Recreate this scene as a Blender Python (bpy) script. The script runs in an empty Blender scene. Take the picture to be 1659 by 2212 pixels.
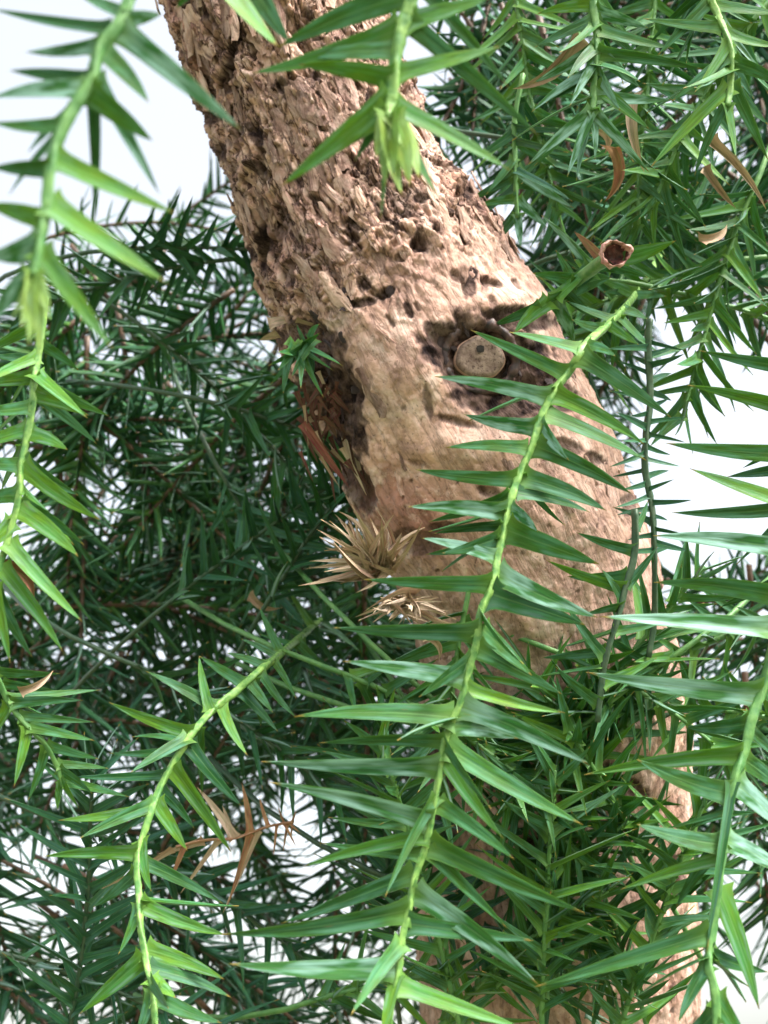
import bpy, math, random
import numpy as np
from mathutils import Vector, Matrix, Quaternion

random.seed(11)
rng = np.random.default_rng(7)
scene = bpy.context.scene
C = scene.collection
R = math.radians

# ------------------------------------------------------------------ camera
PITCH = 30.0
CAM = Vector((0, 0, 1.6))
K = 0.6556                      # frame width per metre of distance
FW, FH = 1659.0, 2212.0
cam = bpy.data.objects.new('camera', bpy.data.cameras.new('camera'))
C.objects.link(cam)
cam.location = CAM
cam.rotation_euler = (R(90 + PITCH), 0, 0)
cam.data.sensor_fit = 'HORIZONTAL'
cam.data.sensor_width = 24.0
cam.data.lens = 12.0 / (K / 2)
cam.data.clip_start = 0.01
cam.data.clip_end = 800
cam.data.dof.use_dof = True
cam.data.dof.focus_distance = 0.37
cam.data.dof.aperture_fstop = 15
scene.camera = cam
FWD = Vector((0, math.cos(R(PITCH)), math.sin(R(PITCH))))
UP = Vector((0, -math.sin(R(PITCH)), math.cos(R(PITCH))))
RT = Vector((1, 0, 0))


def P(x, y, d):
    """A point of the place: its direction from the photographer and its distance in metres."""
    x, y, d = float(x), float(y), float(d)
    return CAM + d * (FWD + (x / FW - 0.5) * K * RT + (0.5 * FH - y) / FW * K * UP)


def proj(w):
    r = np.asarray(w) - np.array(CAM)
    d = r @ np.array(FWD)
    return (r @ np.array(RT) / d / K + 0.5) * FW, FH * 0.5 - (r @ np.array(UP)) / d / K * FW, d


def px(n, d):
    return n / FW * K * d


# ------------------------------------------------------------------ sky and sun (bright overcast)
SUN = Vector((0.50, -0.50, 0.80)).normalized()
world = bpy.data.worlds.new('World')
scene.world = world
world.use_nodes = True
wn = world.node_tree.nodes
wl = world.node_tree.links
wn.clear()
sky = wn.new('ShaderNodeTexSky')
sky.sky_type = 'NISHITA'
sky.sun_disc = False
sky.sun_elevation = math.asin(SUN.z)
sky.sun_rotation = math.atan2(SUN.x, SUN.y)
sky.air_density = 1.6
sky.dust_density = 6.0
sky.ozone_density = 1.0
hs = wn.new('ShaderNodeHueSaturation')
hs.inputs['Saturation'].default_value = 0.36
hs.inputs['Value'].default_value = 1.0
bg = wn.new('ShaderNodeBackground')
bg.inputs['Strength'].default_value = 0.108
wo = wn.new('ShaderNodeOutputWorld')
wl.new(sky.outputs[0], hs.inputs['Color'])
wl.new(hs.outputs[0], bg.inputs['Color'])
wl.new(bg.outputs[0], wo.inputs['Surface'])

sun = bpy.data.objects.new('sun', bpy.data.lights.new('sun', 'SUN'))
C.objects.link(sun)
sun.data.energy = 1.5
sun.data.angle = R(18)
sun.data.color = (1.0, 0.95, 0.88)
sun.rotation_euler = SUN.to_track_quat('Z', 'Y').to_euler()

scene.view_settings.view_transform = 'Standard'
scene.view_settings.look = 'None'
scene.view_settings.gamma = 1.0
scene.view_settings.exposure = 2.05
scene.cycles.use_denoising = True
scene.cycles.max_bounces = 10
scene.cycles.transparent_max_bounces = 8


# ------------------------------------------------------------------ numpy noise
_perm = rng.permutation(512).astype(np.int64)
_perm = np.concatenate([_perm, _perm, _perm])
_grad = rng.normal(size=(512, 3))
_grad /= np.linalg.norm(_grad, axis=1)[:, None]


def perlin(p):
    i = np.floor(p).astype(np.int64)
    f = p - i
    u = f * f * f * (f * (f * 6 - 15) + 10)
    out = 0
    for dx in (0, 1):
        for dy in (0, 1):
            for dz in (0, 1):
                h = _perm[(_perm[(_perm[(i[:, 0] + dx) & 511] + i[:, 1] + dy) & 511] + i[:, 2] + dz) & 511]
                g = _grad[h]
                d = g[:, 0] * (f[:, 0] - dx) + g[:, 1] * (f[:, 1] - dy) + g[:, 2] * (f[:, 2] - dz)
                w = (u[:, 0] if dx else 1 - u[:, 0]) * (u[:, 1] if dy else 1 - u[:, 1]) * (u[:, 2] if dz else 1 - u[:, 2])
                out = out + w * d
    return out


def fbm(p, n=4, gain=0.5):
    s, a = 0, 1.0
    for k in range(n):
        s = s + a * perlin(p * (2.03 ** k) + 17.3 * k)
        a *= gain
    return s


def worley(p):
    i = np.floor(p).astype(np.int64)
    f1 = np.full(len(p), 9.0)
    f2 = np.full(len(p), 9.0)
    ident = np.zeros(len(p))
    for dx in (-1, 0, 1):
        for dy in (-1, 0, 1):
            for dz in (-1, 0, 1):
                c = i + np.array([dx, dy, dz])
                h = _perm[(_perm[(_perm[c[:, 0] & 511] + c[:, 1]) & 511] + c[:, 2]) & 511]
                pt = c + 0.5 + 0.42 * _grad[h]
                d = np.linalg.norm(p - pt, axis=1)
                n1 = d < f1
                f2 = np.where(n1, f1, np.minimum(f2, d))
                ident = np.where(n1, h / 511.0, ident)
                f1 = np.where(n1, d, f1)
    return f1, f2, ident


def sstep(a, b, x):
    t = np.clip((x - a) / (b - a), 0, 1)
    return t * t * (3 - 2 * t)


# ------------------------------------------------------------------ materials
def lin(r, g, b):
    f = lambda c: (c / 255 / 12.92) if c / 255 <= 0.04045 else ((c / 255 + 0.055) / 1.055) ** 2.4
    return (f(r), f(g), f(b), 1)


def newmat(name):
    m = bpy.data.materials.new(name)
    m.use_nodes = True
    n = m.node_tree.nodes
    n.clear()
    return m, n, m.node_tree.links


def mixc(n, l, fac, a, b, mode='MIX'):
    x = n.new('ShaderNodeMix')
    x.data_type = 'RGBA'
    x.blend_type = mode
    for s, v in ((0, fac), (6, a), (7, b)):
        if hasattr(v, 'links'):
            l.new(v, x.inputs[s])
        else:
            x.inputs[s].default_value = v
    return x.outputs[2]


def mathn(n, l, op, a, b=0.0, c=0.0, clamp=False):
    x = n.new('ShaderNodeMath')
    x.operation = op
    x.use_clamp = clamp
    for k, v in enumerate((a, b, c)):
        if hasattr(v, 'links'):
            l.new(v, x.inputs[k])
        else:
            x.inputs[k].default_value = v
    return x.outputs[0]


def mapr(n, l, v, a, b, c=0.0, d=1.0):
    x = n.new('ShaderNodeMapRange')
    l.new(v, x.inputs[0])
    for k, q in enumerate((a, b, c, d)):
        x.inputs[k + 1].default_value = q
    return x.outputs[0]


def noise(n, l, vec, scale, detail=3.0, rough=0.5):
    x = n.new('ShaderNodeTexNoise')
    x.inputs['Scale'].default_value = scale
    x.inputs['Detail'].default_value = detail
    x.inputs['Roughness'].default_value = rough
    if vec is not None:
        l.new(vec, x.inputs['Vector'])
    return x


def scalevec(n, l, vec, s):
    x = n.new('ShaderNodeVectorMath')
    x.operation = 'MULTIPLY'
    l.new(vec, x.inputs[0])
    x.inputs[1].default_value = s
    return x.outputs[0]


def leaf_mat(name, a, b, bloom, bloom_col=(0.30, 0.46, 0.40, 1), trans=0.28, rough=0.52, tip=lin(150, 130, 60), under=False, base=None):
    m, n, l = newmat(name)
    uv = n.new('ShaderNodeUVMap').outputs[0]
    sep = n.new('ShaderNodeSeparateXYZ')
    l.new(uv, sep.inputs[0])
    oi = n.new('ShaderNodeObjectInfo')
    at = n.new('ShaderNodeAttribute')
    at.attribute_name = 'leaf_random'
    rnd = mathn(n, l, 'FRACT', mathn(n, l, 'ADD', oi.outputs['Random'], at.outputs['Fac']))
    # streaks running the length of the blade
    off = n.new('ShaderNodeCombineXYZ')
    l.new(mathn(n, l, 'MULTIPLY', rnd, 31.0), off.inputs[2])
    add = n.new('ShaderNodeVectorMath')
    l.new(scalevec(n, l, uv, (9, 3.2, 1)), add.inputs[0])
    l.new(off.outputs[0], add.inputs[1])
    st = noise(n, l, add.outputs[0], 1.0, 4.0, 0.6)
    add2 = n.new('ShaderNodeVectorMath')
    l.new(scalevec(n, l, uv, (1.5, 2.4, 1)), add2.inputs[0])
    l.new(off.outputs[0], add2.inputs[1])
    bl = noise(n, l, add2.outputs[0], 1.3, 2.0)
    col = mixc(n, l, rnd, a, b)
    v = mapr(n, l, st.outputs['Fac'], 0.3, 0.7, 0.55, 1.35)
    hsv = n.new('ShaderNodeHueSaturation')
    l.new(col, hsv.inputs['Color'])
    l.new(v, hsv.inputs['Value'])
    l.new(mapr(n, l, bl.outputs['Fac'], 0.3, 0.7, 0.475, 0.52), hsv.inputs['Hue'])
    col = hsv.outputs[0]
    if under:
        # two waxy breathing bands either side of the midrib
        x = mathn(n, l, 'ABSOLUTE', mathn(n, l, 'SUBTRACT', sep.outputs[0], 0.5))
        band = mathn(n, l, 'MULTIPLY', mapr(n, l, x, 0.06, 0.14), mapr(n, l, x, 0.42, 0.30))
        col = mixc(n, l, mathn(n, l, 'MULTIPLY', band, 0.75), col, (0.30, 0.44, 0.38, 1))
    bf = mathn(n, l, 'MULTIPLY', mapr(n, l, bl.outputs['Fac'], 0.40, 0.62), bloom, clamp=True)
    bf = mathn(n, l, 'MULTIPLY', bf, mapr(n, l, st.outputs['Fac'], 0.25, 0.6, 0.4, 1.0))
    col = mixc(n, l, bf, col, bloom_col)
    # faint waxy bands near both margins
    xb = mathn(n, l, 'ABSOLUTE', mathn(n, l, 'SUBTRACT', sep.outputs[0], 0.5))
    bb = mathn(n, l, 'MULTIPLY', mathn(n, l, 'MULTIPLY', mapr(n, l, xb, 0.20, 0.30), mapr(n, l, xb, 0.44, 0.36)), mapr(n, l, bl.outputs['Fac'], 0.42, 0.6, 0.0, 0.35 if bloom < 1 else 0.7))
    col = mixc(n, l, bb, col, bloom_col)
    # thin pale margin and midrib
    x2 = mathn(n, l, 'ABSOLUTE', mathn(n, l, 'SUBTRACT', sep.outputs[0], 0.5))
    col = mixc(n, l, mathn(n, l, 'MULTIPLY', mapr(n, l, x2, 0.44, 0.5), 0.35), col, (0.22, 0.36, 0.12, 1))
    col = mixc(n, l, mathn(n, l, 'MULTIPLY', mapr(n, l, x2, 0.045, 0.015), 0.45), col, (0.17, 0.34, 0.12, 1))
    # small dry spots
    sp = noise(n, l, add.outputs[0], 2.6, 2.0)
    col = mixc(n, l, mathn(n, l, 'MULTIPLY', mapr(n, l, sp.outputs['Fac'], 0.70, 0.76), 0.8), col, (0.20, 0.15, 0.06, 1))
    # yellower where the blade joins the shoot, dry needle point
    col = mixc(n, l, mathn(n, l, 'MULTIPLY', mapr(n, l, sep.outputs[1], 0.16, 0.0), 0.6), col, base or (0.16, 0.32, 0.05, 1))
    col = mixc(n, l, mapr(n, l, mathn(n, l, 'ADD', sep.outputs[1], mathn(n, l, 'MULTIPLY', rnd, 0.03)), 0.945, 0.985), col, tip)
    bs = n.new('ShaderNodeBsdfPrincipled')
    l.new(col, bs.inputs['Base Color'])
    bs.inputs['Roughness'].default_value = rough
    l.new(mapr(n, l, st.outputs['Fac'], 0.3, 0.7, rough - 0.08, rough + 0.16), bs.inputs['Roughness'])
    bs.inputs['Specular IOR Level'].default_value = 0.32
    bp = n.new('ShaderNodeBump')
    bp.inputs['Strength'].default_value = 0.35
    bp.inputs['Distance'].default_value = 0.0004
    l.new(st.outputs['Fac'], bp.inputs['Height'])
    l.new(bp.outputs[0], bs.inputs['Normal'])
    tr = n.new('ShaderNodeBsdfTranslucent')
    l.new(mixc(n, l, 0.5, col, (0.18, 0.42, 0.04, 1)), tr.inputs['Color'])
    mx = n.new('ShaderNodeMixShader')
    mx.inputs[0].default_value = trans
    l.new(bs.outputs[0], mx.inputs[1])
    l.new(tr.outputs[0], mx.inputs[2])
    o = n.new('ShaderNodeOutputMaterial')
    l.new(mx.outputs[0], o.inputs['Surface'])
    return m


LEAF = {}


def leafkind(k, a, b, bloom, **kw):
    LEAF[k] = (leaf_mat('leaf_' + k, a, b, bloom, **kw), leaf_mat('leaf_' + k + '_underside', a, b, bloom, under=(k not in ('dry', 'red', 'redstrip', 'rust', 'bud')), **kw))


leafkind('fresh', (0.045, 0.205, 0.018, 1), (0.105, 0.300, 0.020, 1), 0.12)
leafkind('mid', (0.014, 0.100, 0.018, 1), (0.040, 0.180, 0.022, 1), 0.32, bloom_col=(0.15, 0.36, 0.25, 1))
leafkind('waxy', (0.024, 0.140, 0.045, 1), (0.050, 0.195, 0.058, 1), 1.0, bloom_col=(0.30, 0.54, 0.46, 1))
leafkind('old', (0.012, 0.095, 0.026, 1), (0.034, 0.160, 0.042, 1), 0.18, bloom_col=(0.12, 0.24, 0.22, 1), trans=0.18, base=(0.03, 0.09, 0.03, 1))
leafkind('teal', (0.012, 0.090, 0.040, 1), (0.030, 0.150, 0.062, 1), 0.15, bloom_col=(0.10, 0.22, 0.20, 1), trans=0.16, base=(0.03, 0.09, 0.04, 1))
leafkind('bud', (0.26, 0.46, 0.07, 1), (0.34, 0.55, 0.14, 1), 0.3, bloom_col=(0.55, 0.70, 0.40, 1), trans=0.35, tip=lin(190, 180, 90))
leafkind('dry', (0.42, 0.29, 0.19, 1), (0.64, 0.50, 0.38, 1), 0.3, bloom_col=(0.55, 0.45, 0.34, 1), trans=0.12, rough=0.7, tip=lin(210, 180, 140), base=(0.36, 0.24, 0.14, 1))
leafkind('rust', (0.24, 0.11, 0.055, 1), (0.38, 0.20, 0.10, 1), 0.3, bloom_col=(0.50, 0.30, 0.18, 1), trans=0.12, rough=0.65, tip=lin(120, 60, 30), base=(0.30, 0.14, 0.06, 1))
leafkind('red', (0.070, 0.026, 0.022, 1), (0.15, 0.050, 0.040, 1), 0.2, bloom_col=(0.16, 0.08, 0.07, 1), trans=0.0, rough=0.7, tip=lin(90, 40, 30), base=(0.14, 0.05, 0.04, 1))


leafkind('redstrip', (0.20, 0.055, 0.045, 1), (0.26, 0.080, 0.060, 1), 0.2, bloom_col=(0.34, 0.16, 0.13, 1), trans=0.0, rough=0.75, tip=lin(110, 50, 40), base=(0.20, 0.07, 0.05, 1))


def stem_mat(name, a, b, scale=350):
    m, n, l = newmat(name)
    tc = n.new('ShaderNodeTexCoord')
    ns = noise(n, l, tc.outputs['Object'], scale, 4)
    col = mixc(n, l, mapr(n, l, ns.outputs['Fac'], 0.35, 0.65), a, b)
    bs = n.new('ShaderNodeBsdfPrincipled')
    l.new(col, bs.inputs['Base Color'])
    bs.inputs['Roughness'].default_value = 0.5
    bs.inputs['Subsurface Weight'].default_value = 0.0
    bp = n.new('ShaderNodeBump')
    bp.inputs['Strength'].default_value = 0.5
    bp.inputs['Distance'].default_value = 0.0006
    l.new(ns.outputs['Fac'], bp.inputs['Height'])
    l.new(bp.outputs[0], bs.inputs['Normal'])
    o = n.new('ShaderNodeOutputMaterial')
    l.new(bs.outputs[0], o.inputs['Surface'])
    return m


STEM = {
    'fresh': stem_mat('stem_fresh', (0.065, 0.20, 0.040, 1), (0.24, 0.42, 0.10, 1)),
    'mid': stem_mat('stem_green', (0.06, 0.19, 0.05, 1), (0.12, 0.27, 0.07, 1)),
    'old': stem_mat('stem_old', (0.022, 0.070, 0.032, 1), (0.050, 0.090, 0.045, 1)),
    'dry': stem_mat('stem_dry', (0.22, 0.10, 0.05, 1), (0.33, 0.19, 0.10, 1)),
    'pink': stem_mat('cut_wood_pale', (0.36, 0.14, 0.115, 1), (0.62, 0.38, 0.31, 1), 700),
    'pith': stem_mat('cut_pith_dark', (0.025, 0.006, 0.010, 1), (0.20, 0.07, 0.065, 1), 420),
}


def bark_mat(name, flake=False):
    m, n, l = newmat(name)
    tc = n.new('ShaderNodeTexCoord')
    oi = n.new('ShaderNodeObjectInfo')
    vec = tc.outputs['Object']
    if flake:
        # flakes are small unit-sized pieces: bring them to the trunk's scale, each with its own patch of pattern
        vm = n.new('ShaderNodeVectorMath')
        vm.operation = 'MULTIPLY_ADD'
        l.new(vec, vm.inputs[0])
        vm.inputs[1].default_value = (0.005, 0.014, 0.008)
        cb = n.new('ShaderNodeCombineXYZ')
        l.new(oi.outputs['Random'], cb.inputs[0])
        l.new(mathn(n, l, 'MULTIPLY', oi.outputs['Random'], 7.3), cb.inputs[1])
        l.new(cb.outputs[0], vm.inputs[2])
        vec = vm.outputs[0]
    n1 = noise(n, l, vec, 26, 4, 0.6)
    n2 = noise(n, l, vec, 150, 5, 0.65)
    n3 = noise(n, l, vec, 700, 4, 0.6)
    if flake:
        fv = scalevec(n, l, vec, (430, 130, 300))
    else:
        bc = n.new('ShaderNodeAttribute')
        bc.attribute_name = 'bark_coord'
        fv = scalevec(n, l, bc.outputs['Vector'], (430, 430, 95))
    fib = noise(n, l, fv, 1.0, 6, 0.68)
    fib.inputs['Distortion'].default_value = 1.4
    vor = n.new('ShaderNodeTexVoronoi')
    vor.feature = 'DISTANCE_TO_EDGE'
    vor.inputs['Scale'].default_value = 0.55
    wrp = n.new('ShaderNodeVectorMath')
    wrp.operation = 'MULTIPLY_ADD'
    l.new(fib.outputs['Color'], wrp.inputs[0])
    wrp.inputs[1].default_value = (1.6, 1.6, 1.6)
    l.new(fv, wrp.inputs[2])
    l.new(wrp.outputs[0], vor.inputs['Vector'])
    tan, pink, pale, grey = (0.46, 0.285, 0.200, 1), (0.57, 0.335, 0.275, 1), (0.70, 0.54, 0.47, 1), (0.195, 0.132, 0.122, 1)
    col = mixc(n, l, mapr(n, l, n1.outputs['Fac'], 0.40, 0.60), tan, pink)
    col = mixc(n, l, mapr(n, l, n2.outputs['Fac'], 0.46, 0.70, 0, 0.8), col, pale)
    col = mixc(n, l, mapr(n, l, n2.outputs['Fac'], 0.48, 0.30, 0, 0.85), col, grey)
    if flake:
        hv = n.new('ShaderNodeHueSaturation')
        l.new(col, hv.inputs['Color'])
        l.new(mapr(n, l, oi.outputs['Random'], 0, 1, 0.45, 1.35), hv.inputs['Value'])
        hv.inputs['Saturation'].default_value = 0.95
        col = hv.outputs[0]
        col = mixc(n, l, mapr(n, l, fib.outputs['Fac'], 0.52, 0.68, 0, 0.6), col, (0.64, 0.47, 0.38, 1))
        col = mixc(n, l, mapr(n, l, fib.outputs['Fac'], 0.47, 0.34, 0, 0.85), col, (0.12, 0.066, 0.050, 1))
    else:
        sm = n.new('ShaderNodeAttribute')
        sm.attribute_name = 'smooth_bark'
        col = mixc(n, l, mathn(n, l, 'MULTIPLY', sm.outputs['Fac'], 0.38), col, (0.72, 0.475, 0.380, 1))
        ro = n.new('ShaderNodeAttribute')
        ro.attribute_name = 'rosy'
        col = mixc(n, l, mathn(n, l, 'MULTIPLY', ro.outputs['Fac'], mapr(n, l, n2.outputs['Fac'], 0.3, 0.6, 0.45, 0.9)), col, (0.34, 0.155, 0.115, 1))
        # fibres: pale weathered strands over red-brown inner bark, fine checks between scales
        rg = mathn(n, l, 'SUBTRACT', 1.0, mathn(n, l, 'POWER', sm.outputs['Fac'], 0.45))
        col = mixc(n, l, mathn(n, l, 'MULTIPLY', mapr(n, l, fib.outputs['Fac'], 0.52, 0.68), mathn(n, l, 'MULTIPLY', rg, 0.65)), col, (0.64, 0.49, 0.41, 1))
        col = mixc(n, l, mathn(n, l, 'MULTIPLY', mapr(n, l, fib.outputs['Fac'], 0.47, 0.34), mathn(n, l, 'MULTIPLY', rg, 0.9)), col, (0.125, 0.068, 0.050, 1))
        col = mixc(n, l, mathn(n, l, 'MULTIPLY', mapr(n, l, vor.outputs['Distance'], 0.07, 0.0), mathn(n, l, 'MULTIPLY', mathn(n, l, 'ADD', rg, 0.5), 0.75), clamp=True), col, (0.06, 0.032, 0.026, 1))
        # blotches of paler and greyer skin on the smooth bark
        mo = noise(n, l, vec, 85, 5, 0.7)
        col = mixc(n, l, mathn(n, l, 'MULTIPLY', sm.outputs['Fac'], mapr(n, l, mo.outputs['Fac'], 0.52, 0.64, 0, 0.75)), col, (0.76, 0.58, 0.50, 1))
        col = mixc(n, l, mathn(n, l, 'MULTIPLY', sm.outputs['Fac'], mapr(n, l, mo.outputs['Fac'], 0.46, 0.36, 0, 0.75)), col, (0.33, 0.205, 0.170, 1))
        # small dark specks of shed leaf bases
        col = mixc(n, l, mapr(n, l, n3.outputs['Fac'], 0.40, 0.30, 0, 0.7), col, (0.10, 0.055, 0.04, 1))
        pl = n.new('ShaderNodeAttribute')
        pl.attribute_name = 'plate_tone'
        hv = n.new('ShaderNodeHueSaturation')
        l.new(col, hv.inputs['Color'])
        l.new(mapr(n, l, pl.outputs['Fac'], 0, 1, 0.50, 1.30), hv.inputs['Value'])
        col = hv.outputs[0]
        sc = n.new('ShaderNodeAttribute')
        sc.attribute_name = 'scar_shade'
        dk = mixc(n, l, n2.outputs['Fac'], (0.004, 0.002, 0.003, 1), (0.030, 0.014, 0.014, 1))  # near-black for dark scars and for the shade painted into recesses
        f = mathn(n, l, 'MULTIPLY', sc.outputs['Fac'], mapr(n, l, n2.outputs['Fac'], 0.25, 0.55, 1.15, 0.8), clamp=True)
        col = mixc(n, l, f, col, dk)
    bs = n.new('ShaderNodeBsdfPrincipled')
    l.new(col, bs.inputs['Base Color'])
    bs.inputs['Roughness'].default_value = 0.85
    bs.inputs['Specular IOR Level'].default_value = 0.2
    bp = n.new('ShaderNodeBump')
    bp.inputs['Strength'].default_value = 0.8
    bp.inputs['Distance'].default_value = 0.0012
    hh = mathn(n, l, 'ADD', n2.outputs['Fac'], mathn(n, l, 'MULTIPLY', n3.outputs['Fac'], 0.5))
    hh = mathn(n, l, 'ADD', hh, mathn(n, l, 'MULTIPLY', fib.outputs['Fac'], 1.6 if flake else mathn(n, l, 'MULTIPLY', rg, 1.8)))
    hh = mathn(n, l, 'ADD', hh, mapr(n, l, vor.outputs['Distance'], 0.0, 0.2, 0.0, 0.5))
    l.new(hh, bp.inputs['Height'])
    l.new(bp.outputs[0], bs.inputs['Normal'])
    o = n.new('ShaderNodeOutputMaterial')
    l.new(bs.outputs[0], o.inputs['Surface'])
    return m


BARK = bark_mat('bark')
FLAKE = bark_mat('bark_flake', True)


def cutwood():
    m, n, l = newmat('weathered_cut_wood')
    tc = n.new('ShaderNodeTexCoord')
    n1 = noise(n, l, tc.outputs['Object'], 260, 5, 0.65)
    n2 = noise(n, l, tc.outputs['Object'], 900, 3, 0.6)
    col = mixc(n, l, mapr(n, l, n1.outputs['Fac'], 0.35, 0.65), (0.16, 0.105, 0.085, 1), (0.38, 0.285, 0.23, 1))
    col = mixc(n, l, mapr(n, l, n2.outputs['Fac'], 0.46, 0.34, 0, 0.85), col, (0.07, 0.04, 0.032, 1))
    bs = n.new('ShaderNodeBsdfPrincipled')
    l.new(col, bs.inputs['Base Color'])
    bs.inputs['Roughness'].default_value = 0.9
    bp = n.new('ShaderNodeBump')
    bp.inputs['Strength'].default_value = 0.7
    bp.inputs['Distance'].default_value = 0.001
    l.new(n1.outputs['Fac'], bp.inputs['Height'])
    l.new(bp.outputs[0], bs.inputs['Normal'])
    o = n.new('ShaderNodeOutputMaterial')
    l.new(bs.outputs[0], o.inputs['Surface'])
    return m


CUT = cutwood()


# ------------------------------------------------------------------ objects
def tag(o, label=None, cat=None, group=None, kind=None):
    if cat == 'conifer shoot':
        group = group or 'leafy conifer shoots'
    for k, v in (('label', label), ('category', cat), ('group', group), ('kind', kind)):
        if v:
            o[k] = v
    return o


def empty(name, loc):
    o = bpy.data.objects.new(name, None)
    o.empty_display_size = 0.01
    o.location = loc
    C.objects.link(o)
    return o


def link(name, me, parent=None, mat=None, M=None):
    o = bpy.data.objects.new(name, me)
    if mat is not None and not me.materials:
        me.materials.append(mat)
    C.objects.link(o)
    M = M if M is not None else Matrix()
    if parent is not None:
        o.parent = parent
        root = Vector((0, 0, 0))
        p = parent
        while p is not None:
            root += p.location
            p = p.parent
        M = Matrix.Translation(-root) @ M
    o.matrix_basis = M
    return o


def mesh(name, verts, faces, mat=None, smooth=True):
    me = bpy.data.meshes.new(name)
    me.from_pydata([tuple(v) for v in verts], [], faces)
    if smooth:
        me.polygons.foreach_set('use_smooth', [True] * len(me.polygons))
    if mat:
        me.materials.append(mat)
    me.update()
    return me


def spline(pts, n):
    """Catmull-Rom through pts, n samples; returns list of Vectors."""
    q = [2 * pts[0] - pts[1]] + list(pts) + [2 * pts[-1] - pts[-2]]
    out = []
    m = len(pts) - 1
    for k in range(n):
        t = k / (n - 1) * m
        i = min(int(t), m - 1)
        f = t - i
        a, b, c, d = q[i], q[i + 1], q[i + 2], q[i + 3]
        out.append(0.5 * ((2 * b) + (c - a) * f + (2 * a - 5 * b + 4 * c - d) * f * f + (3 * b - a - 3 * c + d) * f ** 3))
    return out


def tube(pts, radii, seg=8, wob=0.0, capends=True, ridge=0.0):
    vs, fs = [], []
    up = -FWD
    for k, p in enumerate(pts):
        t = (pts[min(k + 1, len(pts) - 1)] - pts[max(k - 1, 0)]).normalized()
        nn = up - t * up.dot(t)
        if nn.length < 0.1:
            nn = RT - t * RT.dot(t)
        nn.normalize()
        b = t.cross(nn)
        for j in range(seg):
            a = 2 * math.pi * j / seg
            r = radii[k] * (1 + wob * (random.random() - 0.5) + ridge * math.cos(3 * a + 0.35 * k))
            vs.append(p + (nn * math.cos(a) + b * math.sin(a)) * r)
        up = nn
    for k in range(len(pts) - 1):
        for j in range(seg):
            fs.append((k * seg + j, k * seg + (j + 1) % seg, (k + 1) * seg + (j + 1) % seg, (k + 1) * seg + j))
    if capends:
        fs.append(tuple(range(seg))[::-1])
        fs.append(tuple(range((len(pts) - 1) * seg, len(pts) * seg)))
    return vs, fs


# ---- leaf blade: lance-shaped, keeled below, slightly folded, foot running into the stem
PROFILE = [(0.0, 1.75), (0.02, 1.55), (0.05, 1.30), (0.10, 1.12), (0.20, 1.02), (0.36, 0.95), (0.52, 0.82), (0.67, 0.64), (0.80, 0.43), (0.90, 0.23), (0.96, 0.09), (1.0, 0.012)]


def needle_arrays(bend, lat, fold):
    """The same blade with fewer faces, for the far thicket."""
    vs, uv, top, bot = [], [], [], []
    prof = [(0, 1.1), (.2, 1.0), (.5, .82), (.8, .42), (1, .015)]
    for k, (t, w) in enumerate(prof):
        z, x, h = bend * 4 * t * (1 - t), lat * 4 * t * (1 - t), w * .5
        vs += [(x - h, t, z + fold * h), (x, t, z), (x + h, t, z + fold * h), (x, t, z - .010)]
        uv += [(0, t), (.5, t), (1, t), (.5, t)]
        if k:
            a, b = 4 * k - 4, 4 * k
            top += [(a, a + 1, b + 1, b), (a + 1, a + 2, b + 2, b + 1)]
            bot += [(a + 3, a, b, b + 3), (a + 2, a + 3, b + 3, b + 2)]
    return vs, uv, top, bot


def leaf_arrays(bend, lat, fold, needle=False):
    vs, uv = [], []
    for (t, w) in PROFILE:
        if needle:
            w = min(w, 1.0)
        z = bend * 4 * t * (1 - t)
        x = lat * 4 * t * (1 - t)
        h = w * 0.5
        th = 0.016 * (1.0 if t < 0.9 else 0.5)
        e = fold * h
        # upper sheet: margin, shoulder, groove, shoulder, margin; lower sheet: margin, keel, margin
        vs += [(x - h, t, z + e), (x - h * .5, t, z + e * .55 + .004), (x, t, z), (x + h * .5, t, z + e * .55 + .004), (x + h, t, z + e),
               (x - h, t, z + e - .002), (x, t, z - th), (x + h, t, z + e - .002)]
        uv += [(0.0, t), (0.25, t), (0.5, t), (0.75, t), (1.0, t), (0.0, t), (0.5, t), (1.0, t)]
    top, bot = [], []
    for k in range(len(PROFILE) - 1):
        a, b = 8 * k, 8 * k + 8
        top += [(a + j, a + j + 1, b + j + 1, b + j) for j in range(4)]
        bot += [(a + 6, a + 5, b + 5, b + 6), (a + 7, a + 6, b + 6, b + 7)]
    return vs, uv, top, bot


VARS = []
for bend in (-0.03, -0.01, 0.012, 0.035):
    for lat in (-0.16, 0.0, 0.16):
        VARS.append((bend, lat, random.uniform(0.015, 0.05)))
VARS += [(0.10, 0.7, 0.20), (-0.09, -0.8, 0.24), (0.14, 0.3, 0.28), (-0.12, 0.6, 0.18)]      # withered and curled
_leafmesh = {}


def leaf_mesh(kind, var):
    key = (kind, var)
    if key not in _leafmesh:
        vs, uv, top, bot = leaf_arrays(*VARS[var])
        me = mesh('leaf_' + kind, vs, top + bot)
        me.materials.append(LEAF[kind][0])
        me.materials.append(LEAF[kind][1])
        me.polygons.foreach_set('material_index', [0] * len(top) + [1] * len(bot))
        u = me.uv_layers.new(name='UVMap')
        for lp in me.loops:
            u.data[lp.index].uv = uv[lp.vertex_index]
        _leafmesh[key] = me
    return _leafmesh[key]


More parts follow.
